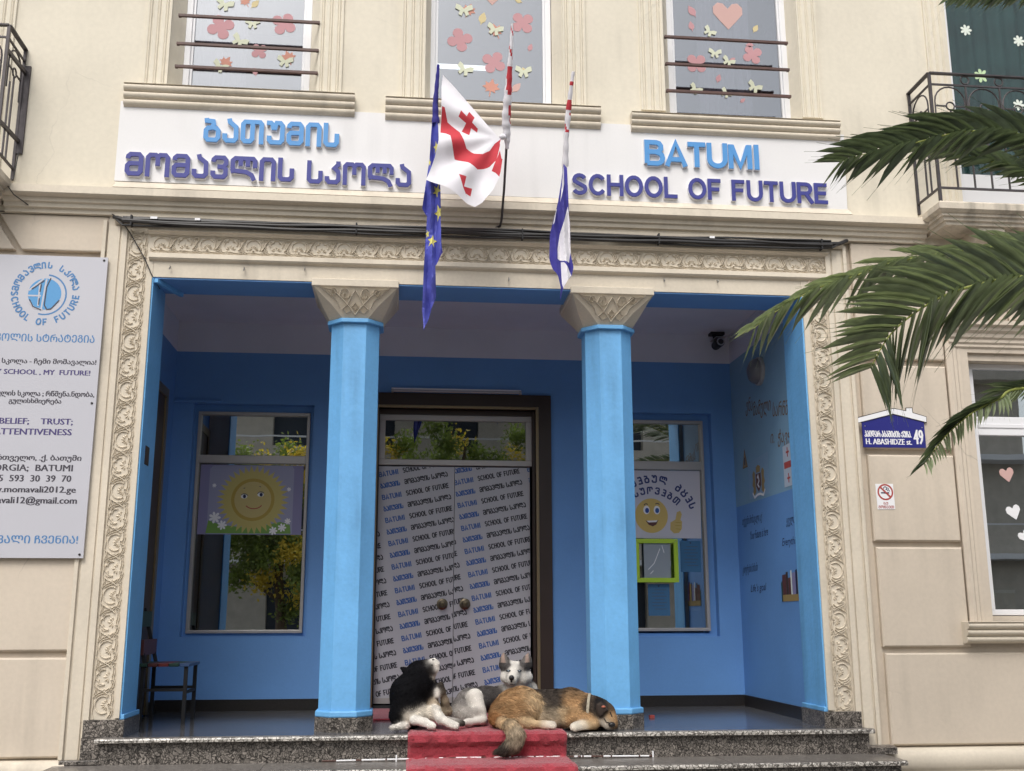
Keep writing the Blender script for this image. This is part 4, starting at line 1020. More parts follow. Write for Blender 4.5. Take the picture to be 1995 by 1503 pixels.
paper('heart', 1962, 925, 30, M['heart'], W4, .147, 10); paper('heart', 1975, 998, 30, M['wht'], W4, .147, 15); paper('heart', 1997, 1045, 26, M['wht'], W4, .147, 30)
MB().box(.22, .70, .62, .66, 6.19, 6.215).build('lit_tube', M['lit'], W2)

# =================================================================== SUN POSTER
YP = 2.1885
sp = empty('sun_poster', 'violet poster with smiling yellow sun and daisies in the left porch window', 'poster')
def pl(m_, pts, y, name, root, nm=None):
    return MB().plate(pts, y, y + .0004).build(name, m_, root)
pl(M['pviolet'], [(-1.886, 2.18), (-.935, 2.18), (-.932, 2.832), (-1.886, 2.832)], YP, 'sheet', sp)
pl(M['plight'], [(-1.80, 2.185), (-1.02, 2.185), (-1.02, 2.80), (-1.04, 2.825), (-1.77, 2.825), (-1.80, 2.79)], YP - .0006, 'sky_print', sp)
pl(M['pgreen'], [(-1.81, 2.19), (-1.03, 2.19), (-1.04, 2.27), (-1.13, 2.30), (-1.30, 2.26), (-1.5, 2.25), (-1.68, 2.27), (-1.79, 2.31)], YP - .0012, 'meadow_print', sp)
sx, sz = -1.392, 2.505
pl(M['yellow'], [(sx + (.335 if i % 2 else .265) * math.cos(PI * i / 36), sz + (.325 if i % 2 else .26) * math.sin(PI * i / 36)) for i in range(72)], YP - .0018, 'ray_print', sp)
pl(M['yellow2'], circle(sx, sz, .20, .20, 32), YP - .0024, 'sun_rim_print', sp); pl(mat('poster_face', (.52, .42, .16), .5), circle(sx, sz, .17, .17, 32), YP - .0030, 'sun_face_print', sp)
m = MB()
for ex, ez in ((-.082, .03), (.07, .048)): m.plate(circle(sx + ex, sz + ez, .030, .020, 14), YP - .0036, YP - .0032)
m.build('eye_print', M['wht'], sp)
m = MB()
for ex, ez in ((-.078, .03), (.075, .048)): m.plate(circle(sx + ex, sz + ez, .015, .018, 12), YP - .0042, YP - .0038)
strokes(m, [arc(-.08, .015, .038, .04, 140, 30, 6), arc(.072, .035, .036, .04, 150, 40, 6), [(-.09, .105), (-.075, .11)], [(.055, .125), (.07, .12)]], .006, YP - .0044, (sx, sz)); m.build('lash_print', M['inkb'], sp, fix=False)
m = MB(); strokes(m, [arc(.01, -.02, .085, .065, 215, 330, 10)], .009, YP - .0036, (sx, sz)); m.build('smile_print', M['red'], sp, fix=False)
for i, (dx, dz, s) in enumerate(((-.34, -.17, .055), (-.27, -.24, .045), (.20, -.29, .04), (.28, -.26, .04), (.33, -.2, .03), (-.36, .13, .02), (.33, .1, .02))):
    pl(M['wht'], petal_shape('daisy', sx + dx, sz + dz, s), YP - .0048, 'daisy_print', sp)

# =================================================================== GREETING POSTER
gp = empty('greeting_poster', 'white poster with thumbs up smiley and curved blue Georgian greeting in right porch window', 'poster')
pl(mat('poster_paper', (.56, .55, .62), .5), [(2.10, 2.168), (2.905, 2.168), (2.915, 2.828), (2.10, 2.828)], YP, 'sheet', gp)
mb = MB()
def arc_text(s, cx, cz, r, a0, h, gap=.016):
    a = a0
    for ch in s:
        if ch == ' ': a -= math.degrees(.075 / r); continue
        wd_ = G[ch][0] * .8 * h; half = math.degrees(wd_ / 2 / r); am = a - half; rot = R(am - 90)
        x_ = cx + r * math.cos(R(am)) - math.cos(rot) * wd_ / 2; z_ = cz + r * math.sin(R(am)) - math.sin(rot) * wd_ / 2
        glyph_mb(mb, ch, x_, z_, h, .2, YP - .001, 0, .8, True, rot); a -= 2 * half + math.degrees(gap / r)
arc_text('ტებულ დღეს', 2.44, 2.32, .385, 122, .078)
arc_text('სურვებთ', 2.42, 2.26, .335, 118, .072)
mb.build('greeting_lettering', mat('greeting_blue', (.025, .04, .16), .5), gp, fix=False)
fx, fz = 2.418, 2.385
pl(mat('smiley_yellow', (.60, .43, .13), .4), circle(fx, fz, .163, .168, 32), YP - .0006, 'smiley_face_print', gp)
m = MB()
for ex in (-.048, .055): m.plate(circle(fx + ex, fz + .055, .032, .042, 16), YP - .0012, YP - .0008)
m.plate([(fx - .05, fz - .05), (fx + .06, fz - .045), (fx + .045, fz - .062), (fx - .03, fz - .066)], YP - .0018, YP - .0016); m.build('eye_print', M['wht'], gp)
pl(mat('iris_blue', (.02, .06, .30), .4), circle(fx - .042, fz + .05, .020, .026, 14), YP - .0018, 'iris_print', gp); pl(M['pblue'], circle(fx + .058, fz + .05, .020, .026, 14), YP - .0018, 'iris_print', gp)
pl(M['chmar'], [(fx - .062, fz - .045), (fx - .03, fz - .058), (fx + .03, fz - .056), (fx + .068, fz - .040), (fx + .045, fz - .085), (fx + .01, fz - .104), (fx - .03, fz - .088)], YP - .0012, 'mouth_print', gp)
m = MB(); strokes(m, [arc(-.05, .085, .025, .03, 150, 50, 5), arc(.06, .085, .028, .035, 130, 40, 5)], .008, YP - .0014, (fx, fz)); m.build('brow_print', M['inkb'], gp, fix=False)
hx, hz = 2.655, 2.29
pl(mat('thumb_yellow', (.56, .41, .14), .4), [(hx - .055, hz - .04), (hx - .05, hz + .03), (hx + .0, hz + .06), (hx + .015, hz + .13), (hx + .05, hz + .145), (hx + .065, hz + .11), (hx + .05, hz + .055), (hx + .065, hz + .04), (hx + .06, hz - .03), (hx + .03, hz - .07), (hx - .02, hz - .075)], YP - .0006, 'thumb_print', gp)
m = MB(); strokes(m, [[(.0, .03), (.055, .03)], [(-.005, .0), (.055, .0)], [(-.0, -.03), (.05, -.035)]], .005, YP - .0012, (hx, hz)); m.build('finger_line_print', M['yellow2'], gp, fix=False)
# ---- lime frame and sheets
lf = empty('lime_frame', 'lime green empty picture frame taped to the right porch window', 'frame')
m = MB(); a = at(1246, 1050, 2.13); b = at(1323, 1135, 2.13); x0, x1, z0, z1 = a.x - .05, b.x, b.z, a.z; q = .042
for P in ([(x0, z0), (x1, z0), (x1 - q, z0 + q), (x0 + q, z0 + q)], [(x1, z0 + .0), (x1, z1), (x1 - q, z1 - q), (x1 - q, z0 + q)], [(x1, z1), (x0, z1), (x0 + q, z1 - q), (x1 - q, z1 - q)], [(x0, z1), (x0, z0), (x0 + q, z0 + q), (x0 + q, z1 - q)]):
    c_ = ((P[0][0] + P[1][0] + P[2][0] + P[3][0]) / 4, sum(p[1] for p in P) / 4); P = [(c_[0] + (p[0] - c_[0]) * .992, c_[1] + (p[1] - c_[1]) * .985) for p in P]
    MB().plate(P, 2.125, 2.14).build('frame_bar', M['lime'], lf)
MB().box(x0 + .09, x1 - .075, 2.145, 2.147, z0 + .035, z1 - .04).build('plastic_sleeve', mat('clear_sleeve', (.30, .34, .38), .25), lf)
m = MB(); strokes(m, [[(.22, .30), (.16, .16), (.10, .10)], [(.26, .26), (.24, .33)], [(.12, .06), (.15, .09)]], .006, 2.1445, (x0 + .03, z0 + .02)); m.build('sleeve_crease', M['wht'], lf, fix=False)
for nm, a, b, lab in (('notice_sheet', (1325, 1054), (1367, 1115), 'blue notice in a plastic sleeve right of the lime frame'), ('notice_sheet', (1262, 1138), (1306, 1200), 'blue notice in a plastic sleeve below the lime frame')):
    p, q_ = at(*a, 2.185), at(*b, 2.185); r_ = empty(nm, lab, 'notice')
    MB().box(p.x, q_.x, 2.185, 2.187, q_.z, p.z).build('sleeve', M['ply'], r_)
    m = MB(); w_ = q_.x - p.x
    for i in range(7): m.box(p.x + w_ * (.18 if i % 3 else .3), p.x + w_ * (.85 - .1 * (i % 2)), 2.1842, 2.1846, p.z - .06 - .03 * i, p.z - .052 - .03 * i)
    o = m.build('printed_lines', mat('faint_print', (.04, .09, .17), .5), r_); o['kind'] = 'stuff'
    MB().lathe((p.x + w_ / 2, 2.1845, p.z - .02), [(.008, 0), (.006, -.003)], 10).build('pin', M['inkb'], r_)
bx = MB().box(2.79, 2.90, 2.30, 2.36, 1.48, 1.64).build('small_carton', M['kraft']); tag(bx, 'small brown carton standing behind the right porch window pane', 'box'); MB().box(2.805, 2.87, 2.292, 2.30, 1.51, 1.66).build('flap', M['wood'], bx)

# =================================================================== MURAL WALL (right side of the porch)
XW = RX - .0015
def wallf(a, b, e): return (XW - e - .0002, -a, b)          # a runs towards the street (-Y)
def wtext(root, body, pa, pb, cap, m, bold=.0012, shear=.15, name='lettering'):
    def hit(px, py):
        d = CAM_M @ Vector(((px - 997.5) / CAM_F, -(py - 751.5) / CAM_F, -1)); return CAM_LOC + d * ((XW - CAM_LOC.x) / d.x)
    A, Bq = hit(*pa), hit(*pb); L_ = math.hypot(A.y - Bq.y, Bq.z - A.z); rot = math.atan2(Bq.z - A.z, A.y - Bq.y)
    mb = MB(); put_text(mb, body, 0, 0, cap, 0, width=L_, bold=bold, shear=shear, rot=rot, frame=lambda a, c, e: (XW - e, A.y - a, A.z + c))
    return mb.build(name, m, root, fix=False)
mu = empty('wall_motto', 'brown handwritten Georgian motto on the pale upper wall of the porch', 'lettering')
wtext(mu, 'ენა', (1453, 803), (1466, 800), .12, M['ink'], .0010); wtext(mu, 'მამული', (1467, 811), (1501, 800), .12, M['ink'], .0010); wtext(mu, 'სარწმუნოება', (1505, 812), (1575, 803), .115, M['ink'], .0010)
wtext(mu, 'ი.  ჭავჭავაძე', (1501, 864), (1575, 858), .105, M['ink'], .0010)
h1 = empty('wall_verse', 'black handwritten verses over the blue lower wall beside the pictures', 'lettering')
wtext(h1, 'თქვენი მომავალი აქ', (1446, 1024), (1484, 1014), .068, M['inkb'], .0, .3); wtext(h1, 'Your Future is here', (1461, 1052), (1496, 1043), .075, M['inkb'], .0, .3)
wtext(h1, 'ყველაფერი', (1532, 1022), (1562, 1016), .065, M['inkb'], .0, .3); wtext(h1, 'Everything is', (1524, 1064), (1564, 1058), .065, M['inkb'], .0, .3)
wtext(h1, 'ცხოვრების მიზანი', (1447, 1118), (1476, 1112), .068, M['inkb'], .0, .3); wtext(h1, "Life's goal", (1463, 1154), (1492, 1150), .065, M['inkb'], .0, .3)
def wp(root, pts, e, m, name):      # polygon on the mural wall, (y,z) points
    v = [(XW - e, y, z) for y, z in pts] + [(XW - e + .0004, y, z) for y, z in pts]; n = len(pts)
    return MB().add(v, [tuple(range(n)), tuple(range(2 * n - 1, n - 1, -1))] + [(i, n + i, n + (i + 1) % n, (i + 1) % n) for i in range(n)]).build(name, m, root)
t = empty('triangle_sticker', 'small brown triangular warning sticker on the pale wall', 'sticker')
wp(t, [(1.82, 2.80), (1.67, 2.80), (1.745, 2.985)], .001, M['ink'], 'border'); wp(t, [(1.80, 2.81), (1.69, 2.81), (1.745, 2.96)], .0018, mat('ochre_sticker', (.30, .22, .10), .5), 'face')
wp(t, [(1.76, 2.83), (1.73, 2.83), (1.735, 2.90), (1.755, 2.90)], .0026, M['inkb'], 'symbol')
ca = empty('coat_of_arms_sticker', 'coat of arms sticker with golden lions on the pale porch wall', 'sticker')
wp(ca, [(1.66, 2.49), (1.10, 2.49), (1.10, 2.86), (1.66, 2.83)], .001, mat('sticker_backing', (.20, .34, .50), .4), 'sheet')
gy, gz = 1.385, 2.63; gd = mat('emblem_gold', (.30, .21, .07), .5)
wp(ca, [(gy - .07, gz + .07), (gy + .07, gz + .07), (gy + .07, gz - .04), (gy, gz - .10), (gy - .07, gz - .04)], .0022, M['chmar'], 'shield')
wp(ca, [(gy - .05, gz + .08), (gy - .06, gz + .13), (gy, gz + .15), (gy + .06, gz + .13), (gy + .05, gz + .08)], .0022, gd, 'crown')
for s in (-1, 1): wp(ca, [(gy + s * a, gz + b) for a, b in ((.075, -.09), (.09, .02), (.085, .08), (.12, .11), (.16, .08), (.15, .03), (.17, -.02), (.14, -.05), (.16, -.1), (.12, -.12))], .0024, gd, 'lion')
m = MB(); strokes(m, [[(-.17, -.09), (-.12, -.14), (-.04, -.12), (.04, -.12), (.12, -.14), (.17, -.09)], [(-.03, .03), (.0, .05), (.02, .0), (-.02, -.03), (.02, -.06)]], .02, 0, (0, 0), frame=lambda a, b, e: (XW - .0034 - e, gy - a, gz + b)); m.build('ribbon', M['wht'], ca, fix=False)
fs = empty('flag_sticker', 'white sticker with red cross of the Georgian flag on the pale wall', 'sticker')
wp(fs, [(.73, 2.49), (.30, 2.49), (.30, 2.86), (.73, 2.84)], .001, mat('sticker_white', (.42, .50, .60), .5), 'sheet')
wp(fs, [(.71, 2.645), (.30, 2.645), (.30, 2.70), (.71, 2.70)], .0018, M['red'], 'cross_bar'); wp(fs, [(.515, 2.49), (.45, 2.49), (.45, 2.86), (.515, 2.86)], .0024, M['red'], 'cross_bar')
for cy_ in (.62, .38):
    for cz_ in (2.78, 2.56):
        wp(fs, [(cy_ + .035, cz_ - .008), (cy_ - .035, cz_ - .008), (cy_ - .035, cz_ + .008), (cy_ + .035, cz_ + .008)], .0018, M['red'], 'small_cross'); wp(fs, [(cy_ + .009, cz_ - .04), (cy_ - .009, cz_ - .04), (cy_ - .009, cz_ + .04), (cy_ + .009, cz_ + .04)], .0024, M['red'], 'small_cross')
bs = empty('painted_bookshelf', 'painted shelf of dark books low on the blue porch wall', 'mural')
wp(bs, [(.935, 1.545), (.40, 1.545), (.40, 1.60), (.935, 1.60)], .0012, gd, 'shelf_board'); wp(bs, [(.945, 1.545), (.915, 1.545), (.915, 1.72), (.945, 1.70)], .0018, M['chgreen'], 'shelf_end')
cur = .912
for i, (w_, h_, mm) in enumerate(((.09, .17, 'chmar'), (.05, .19, 'wood'), (.06, .14, 'chmar'), (.03, .20, 'daisy'), (.08, .18, 'pviolet'), (.045, .20, 'inkb'), (.05, .19, 'yellow2'), (.05, .21, 'chred'), (.05, .18, 'pviolet'))):
    wp(bs, [(cur, 1.60), (cur - w_ + .004, 1.60), (cur - w_ + .004, 1.60 + h_), (cur, 1.60 + h_ * .97)], .0012 + .0003 * (i % 2), M[mm], 'book_spine'); cur -= w_
# ---- lamp, camera, tube light
lp = empty('bulkhead_lamp', 'round frosted bulkhead lamp high on the pale porch side wall', 'lamp')
MB().lathe((RX, 1.19, 3.612), [(.13, 0), (.13, -.03), (.12, -.035)], 28, 'X').build('lamp_base', M['alu'], lp, smooth=True)
MB().lathe((RX - .035, 1.19, 3.612), [(.118, 0), (.112, -.03), (.09, -.06), (.05, -.078), (.01, -.084)], 28, 'X').build('lamp_glass', M['lampg'], lp, smooth=True)
cm = empty('security_camera', 'black security camera hanging under the porch ceiling corner', 'camera')
MB().box(3.02, 3.16, 1.95, 2.05, 4.165, 4.19).build('bracket', M['blackm'], cm); MB().bar((3.06, 2.0, 4.17), (3.08, 1.98, 4.08), .025).build('arm', M['blackm'], cm)
MB().lathe((3.085, 1.86, 4.065), [(.035, .18), (.043, .17), (.045, .02), (.043, 0)], 18).build('housing', M['blackm'], cm, smooth=True)
MB().box(3.036, 3.134, 1.84, 2.05, 4.107, 4.113).build('sunshield', M['steel'], cm)
MB().lathe((3.085, 1.858, 4.065), [(.040, 0), (.040, -.006), (.030, -.008)], 18).build('lens_ring', M['steel'], cm); MB().lathe((3.085, 1.849, 4.065), [(.028, 0), (.02, -.006)], 16).build('lens', M['nose'], cm)
tb = empty('tube_light', 'unlit fluorescent tube fixture above the entrance door', 'lamp')
MB().box(-.12, 1.13, 2.03, 2.078, 3.552, 3.575).build('fixture', M['wht'], tb, bevel=.004); MB().tube([(-.10, 2.025, 3.545), (1.11, 2.025, 3.545)], .013, 10).build('tube', M['tubew'], tb, smooth=True)
for x in (-.12, 1.11): MB().box(x, x + .02, 2.01, 2.05, 3.528, 3.56).build('end_cap', M['alu'], tb)
# ---- cables under the cornice
cb = empty('cable_bundle', 'bundle of black cables running along under the cornice', 'cables')
for i, (dz, r_, ph) in enumerate(((0, .017, 0), (-.030, .015, 1), (-.012, .012, 2), (-.045, .010, 3), (.012, .009, 4))):
    n = 60; P = []
    for j in range(n + 1):
        x = -2.16 + 5.60 * j / n; P.append((x, -.075 - .010 * (i % 3) - .006 * math.sin(j * .3 + ph), 4.392 + dz + .006 * math.sin(j * .22 + ph * 2) + .003 * math.sin(j * .7 + ph)))
    if i in (0, 3): P = [(-2.24, -.03, 4.425)] + P + [(3.52, -.06, 4.40), (3.60, -.03, 4.44)]
    MB().tube(P, r_, 7).build('cable', M['black'], cb, smooth=True)
for x, l in ((-1.95, .05), (-1.62, .04), (2.42, .04)):
    z = 4.40; MB().box(x, x + l, -.108, -.10, z - .008, z + .010).build('tape_scrap', M['wht'], cb)
for x in (-2.1, -.4, .9, 2.0, 3.35): MB().box(x, x + .012, -.104, -.05, 4.335, 4.42).build('cable_clip', M['blackm'], cb)
MB().tube([(-3.3, -.012, 4.443), (-2.7, -.012, 4.448), (-2.45, -.02, 4.465), (-2.28, -.02, 4.458), (-2.2, -.04, 4.42), (-2.1, -.03, 4.28), (-1.99, -.03, 4.10), (-1.93, -.02, 3.97), (-1.915, .2, 3.93)], .0045, 5).build('thin_wire', M['black'], cb, smooth=True)
MB().tube([(-2.99, -.03, 4.93), (-3.0, -.05, 4.7), (-3.0, -.16, 4.6), (-2.95, -.15, 4.53), (-2.85, -.03, 4.475), (-2.78, -.012, 4.452)], .0045, 5).build('thin_wire', M['black'], cb, smooth=True)
# little nameplate, side door, chair
nm = MB().box(-1.918, -1.914, .12, .24, 2.54, 2.68).build('wall_plate', M['brown']); tag(nm, 'small dark plate fixed on the left blue porch reveal', 'plate')
MB().box(-1.914, -1.9135, .135, .225, 2.56, 2.66).build('plate_face', M['wood'], nm)
sd_ = empty('side_door', 'dark brown wooden door on the left side wall of the porch', 'door')
MB().box(LX, LX + .02, .62, 1.62, FZ + .012, 3.36).build('door_panel', M['wood'], sd_)
m = MB(); m.box(LX, LX + .035, 1.62, 1.70, FZ + .012, 3.44); m.build('door_frame', M['gold'], sd_); MB().box(LX, LX + .035, .54, .62, FZ + .012, 3.44).build('door_frame', M['gold'], sd_); MB().box(LX, LX + .035, .62, 1.62, 3.36, 3.44).build('door_frame', M['gold'], sd_)
ch = empty('school_chair', 'black metal chair with green, red and blue slats inside the porch', 'chair')
x0, x1, y0, y1, zs = -2.06, -1.665, .98, 1.42, 1.04
def leg(a, b): MB().bar(a, b, .028).build('leg', M['blackm'], ch)
leg((x1 - .02, y0 + .02, FZ), (x1 - .02, y0 + .02, zs)); leg((x1 - .02, y1 - .02, FZ), (x1 - .02, y1 - .02, zs))
leg((x0 + .04, y0 + .02, FZ), (x0 + .04, y0 + .02, zs)); leg((x0 + .04, y1 - .02, FZ), (x0 + .04, y1 - .02, zs))
for y in (y0 + .02, y1 - .02):
    MB().bar((x0 + .03, y, .86), (x1 - .03, y, .86), .022).build('stretcher', M['blackm'], ch); MB().bar((x0 + .06, y, zs - .01), (x0 - .07, y, 1.50), .026).build('back_post', M['blackm'], ch)
MB().bar((x1 - .02, y0 + .03, .84), (x1 - .02, y1 - .03, .84), .022).build('stretcher', M['blackm'], ch)
for i, mm in enumerate(('chgreen', 'chmar', 'chred', 'chgreen', 'chblue')):
    a = x0 + i * .082; MB().box(a, a + .074, y0 - .015, y1 + .015, zs, zs + .026).build('seat_slat', M[mm], ch, bevel=.004)
for z0, z1, mm, dx in ((1.13, 1.25, 'chmar', .02), (1.35, 1.475, 'chgreen', -.035)):
    MB().add([(x0 + dx + (.0 if k_ < 4 else .022), y, z) for k_ in (0, 4) for y, z in ((y0 - .01, z0), (y1 + .01, z0), (y1 + .01, z1), (y0 - .01, z1))][0:8], [(0, 1, 2, 3), (7, 6, 5, 4), (0, 4, 5, 1), (1, 5, 6, 2), (2, 6, 7, 3), (3, 7, 4, 0)]).build('back_slat', M[mm], ch)
bit = MB().box(2.06, 2.10, .95, .99, FZ, FZ + .02).build('red_scrap', M['red']); tag(bit, 'tiny red scrap on the porch floor beside the right column', 'scrap')

# =================================================================== FLAGS
def ztri(mb_pts, y, fold, sub=.014):
    "thin cloth piece: polygon (x,z) triangulated, refined, pushed to depth y + fold(x,z)"
    b = bmesh.new(); vs = [b.verts.new((p[0], 0, p[1])) for p in mb_pts]; b.faces.new(vs)
    bmesh.ops.triangulate(b, faces=b.faces[:])
    for _ in range(8):
        es = [e for e in b.edges if e.calc_length() > sub * 1.6]
        if not es: break
        bmesh.ops.subdivide_edges(b, edges=es, cuts=1); bmesh.ops.triangulate(b, faces=b.faces[:])
    v = [(p.co.x, y + fold(p.co.x, p.co.z), p.co.z) for p in b.verts]; b.verts.index_update()
    f = [tuple(q.index for q in fc.verts) for fc in b.faces]; b.free(); return v, f
def cloth(name, poly_px, Y, m, root, off=0, fold=None, scale=None, sub=.014):
    pts = [(lambda p: (p.x, p.z))(at(x, y, Y)) for x, y in poly_px]
    v, f = ztri(pts, Y + off, fold, sub); mb = MB().add(v, f)
    o = mb.build(name, m, root, smooth=True, fix=False); return o
from mathutils.geometry import delaunay_2d_cdt
def inside(x, z, P):
    r = False; n = len(P)
    for a in range(n):
        (x0, z0), (x1, z1) = P[a], P[a - 1]
        if (z0 > z) != (z1 > z) and x < (x1 - x0) * (z - z0) / (z1 - z0) + x0: r = not r
    return r
def banner(name, outline, patches, Y, mats, root, fold, sub=.016):
    "one cloth with its printed fields as exact edges; patches = [(material index, px polygon)]"
    W_ = lambda l: [(lambda p: (p.x, p.z))(at(x, y, Y)) for x, y in l]
    out = W_(outline); pat = [(k_, W_(l)) for k_, l in patches]; V_, E_ = [], []
    def loop(P):
        Q = []
        for a, b in zip(P, P[1:] + P[:1]):
            n = max(1, int(math.hypot(b[0] - a[0], b[1] - a[1]) / sub)); Q += [(a[0] + (b[0] - a[0]) * i / n, a[1] + (b[1] - a[1]) * i / n) for i in range(n)]
        s0 = len(V_); V_.extend(Q); E_.extend([(s0 + i, s0 + (i + 1) % len(Q)) for i in range(len(Q))])
    loop(out)
    for _, l in pat: loop(l)
    xs = [p[0] for p in out]; zs = [p[1] for p in out]; rg = random.Random(2); x = min(xs)
    while x < max(xs):
        z_ = min(zs)
        while z_ < max(zs):
            q = (x + rg.uniform(-.2, .2) * sub, z_ + rg.uniform(-.2, .2) * sub)
            if inside(*q, out): V_.append(q)
            z_ += sub
        x += sub
    vo, _, fo, *_r = delaunay_2d_cdt([Vector(q) for q in V_], E_, [], 0, 1e-5)
    mb = MB(); mb.v = [(q.x, Y + fold(q.x, q.y), q.y) for q in vo]
    for f in fo:
        cx = sum(vo[i].x for i in f) / len(f); cz = sum(vo[i].y for i in f) / len(f)
        if not inside(cx, cz, out): continue
        m_ = 0
        for k_, l in pat:
            if inside(cx, cz, l): m_ = k_
        mb.f.append(tuple(f)); mb.mi.append(m_)
    return mb.build(name, mats, root, smooth=True, fix=False)
def z5(l): return [(800 + a / 5.009, 120 + b / 5.01) for a, b in l]
def z8(l): return [(800 + a / 5.368, 380 + b / 5.368) for a, b in l]
YG = -.50
kn = at(972, 268, YG)
def foldG(x, z):
    dx, dz = x - kn.x, z - kn.z; a = math.atan2(dz, dx); d = math.hypot(dx, dz)
    return .030 * math.sin(a * 9) * min(1, d * 2.6) ** 1.6 - .05 * min(d, .5) + .010 * math.sin(x * 27 + z * 13) * min(1, d * 3)
FG = empty('georgian_flag', 'white flag with red crosses knotted onto its pole above the entrance', 'flag')
top = [(315, 125), (850, 735), (880, 760), (870, 800), (895, 960), (865, 1150), (800, 1270), (700, 1385), (630, 1415), (550, 1385), (440, 1310), (300, 1230), (150, 1150), (190, 1060), (235, 950), (270, 800), (292, 640), (298, 400), (300, 260)]
OUTL = z5(top); PATS = []; MATS = ['flagw', 'flagr', 'flagy', 'flagw', 'flagn']
e = -.009
PATS.append((MATS.index('flagr', 1), z5([(305, 470), (330, 480), (360, 600), (385, 745), (340, 715), (290, 700)])))
PATS.append((MATS.index('flagr', 1), z5([(360, 600), (480, 690), (515, 780), (545, 855), (620, 900), (700, 915), (770, 880), (820, 805), (880, 760), (870, 830), (850, 920), (830, 980), (770, 1030), (650, 1065), (560, 1010), (430, 950), (385, 745)])))
PATS.append((MATS.index('flagr', 1), z5([(870, 870), (885, 955), (895, 962), (885, 1050), (860, 1150), (825, 1105), (790, 1075), (830, 975), (855, 920)])))
PATS.append((MATS.index('flagr', 1), z5([(490, 498), (545, 555), (570, 508), (622, 565), (598, 612), (655, 665), (648, 698), (590, 655), (572, 722), (498, 680), (540, 610), (465, 553)])))
PATS.append((MATS.index('flagr', 1), z5([(470, 1120), (542, 1145), (520, 1232), (600, 1245), (585, 1315), (532, 1290), (556, 1332), (510, 1240)])))
banner('cloth', OUTL, PATS, YG, [M[q] for q in MATS], FG, foldG)
# pole with the rest of the flag wound round it
pole = [at(962, 446, .0), at(974, 441, -.06), at(977, 430, -.10), at(982, 370, -.24), at(986, 300, -.40), at(990, 210, -.55), at(994, 120, -.68), at(998, 50, -.78)]
MB().tube(pole, .010, 8).build('pole', M['iron'], FG, smooth=True)
def wound(name, pts, rs, root, redf, mats):
    P = [Vector(p) for p in pts]; S_, Q = [], []
    for a, b, r0, r1 in zip(P, P[1:], rs, rs[1:]):
        for i in range(9): t = i / 9; S_.append(a.lerp(b, t)); Q.append((r0 + (r1 - r0) * t) * (1 + .10 * math.sin(len(Q) * 1.3)))
    S_.append(P[-1]); Q.append(rs[-1]); mb = MB(); mb.tube(S_, Q, 12)
    for i in range(len(S_) - 1):
        for k_ in range(12): mb.mi[i * 12 + k_] = redf(i / (len(S_) - 1), k_ / 12)
    return mb.build(name, mats, root, smooth=True)
wound('wound_cloth', [at(988, 291, -.42), at(988, 268, -.455), at(986, 235, -.51), at(989, 190, -.59), at(992, 150, -.65), at(996, 90, -.74), at(998, 46, -.79)], (.012, .026, .034, .030, .022, .014, .008), FG,
      lambda t, a: 1 if ((.28 < t < .44) or (.50 < t < .72)) and (((a + t * .9) % 1) < .52) or (t > .75 and ((a + t * 7) % 1) < .18) else 0, [M['flagw'], M['flagr']])
MB().lathe(tuple(at(979, 267, -.48)), [(.004, -.025), (.022, -.012), (.024, .004), (.018, .02), (.004, .03)], 10, 'X').build('knot', M['flagw'], FG, smooth=True)

YE = -.42
def foldE(x, z): return .02 * math.sin(x * 95 + z * 3) + .018 * math.sin(z * 9 + 1) + .008 * math.sin(x * 40 - z * 22)
FE = empty('european_flag', 'long blue flag with yellow stars hanging limp left of the white flag', 'flag')
pE = [at(846, 452, 0), at(849, 400, -.10), at(851, 280, -.30), at(853, 128, -.52)]
MB().tube(pE, .008, 8).build('pole', M['iron'], FE, smooth=True)
wound('wound_cloth', [at(849, 240, -.40), at(848, 200, -.45), at(852, 155, -.50), at(854, 126, -.54)], (.030, .019, .015, .010), FE, lambda t, a: 0, [M['flagn'], M['flagb']])
OUTL = z5([(215, 400), (255, 400), (250, 580), (268, 640), (275, 800), (282, 1000), (290, 1300), (295, 1500)]) + z8([(310, 150), (318, 380), (322, 500), (335, 600), (285, 700), (258, 745), (262, 880), (268, 1050), (255, 1100), (215, 1200), (190, 1290), (150, 1380), (135, 1425), (132, 1330), (120, 1200), (128, 1000), (135, 800), (148, 600), (155, 480), (165, 330), (172, 215), (120, 150)]) + z5([(140, 1250), (165, 1080), (185, 940), (200, 700), (212, 560)]); PATS = []; MATS = ['flagb', 'flagr', 'flagy', 'flagw', 'flagn']
def star_px(cx, cy, r, sqx=.6, rot=0): return [(cx + (r if i % 2 == 0 else r * .4) * sqx * math.cos(R(90 + 36 * i + rot)), cy - (r if i % 2 == 0 else r * .4) * math.sin(R(90 + 36 * i + rot))) for i in range(10)]
for a in ((855, 415, 16, .55, 20), (842, 470, 14, .7, 60), (833, 453, 9, .5, 10), (851, 373, 14, .6, 40), (850, 285, 12, .45, 10), (837, 318, 8, .4, 0)):
    PATS.append((MATS.index('flagy'), star_px(*a)))
PATS.append((MATS.index('flagn', 1), z8([(318, 560), (335, 605), (285, 700), (300, 630)])))
banner('cloth', OUTL, PATS, YE, [M[q] for q in MATS], FE, foldE)
YN = -.44
FN = empty('blue_white_flag', 'blue and white flag hanging furled from a red striped wrapped pole', 'flag')
pN = [at(1092, 470, 0), at(1095, 440, -.12), at(1099, 300, -.35), at(1106, 220, -.48), at(1117, 140, -.60)]
MB().tube(pN, .009, 8).build('pole', M['iron'], FN, smooth=True)
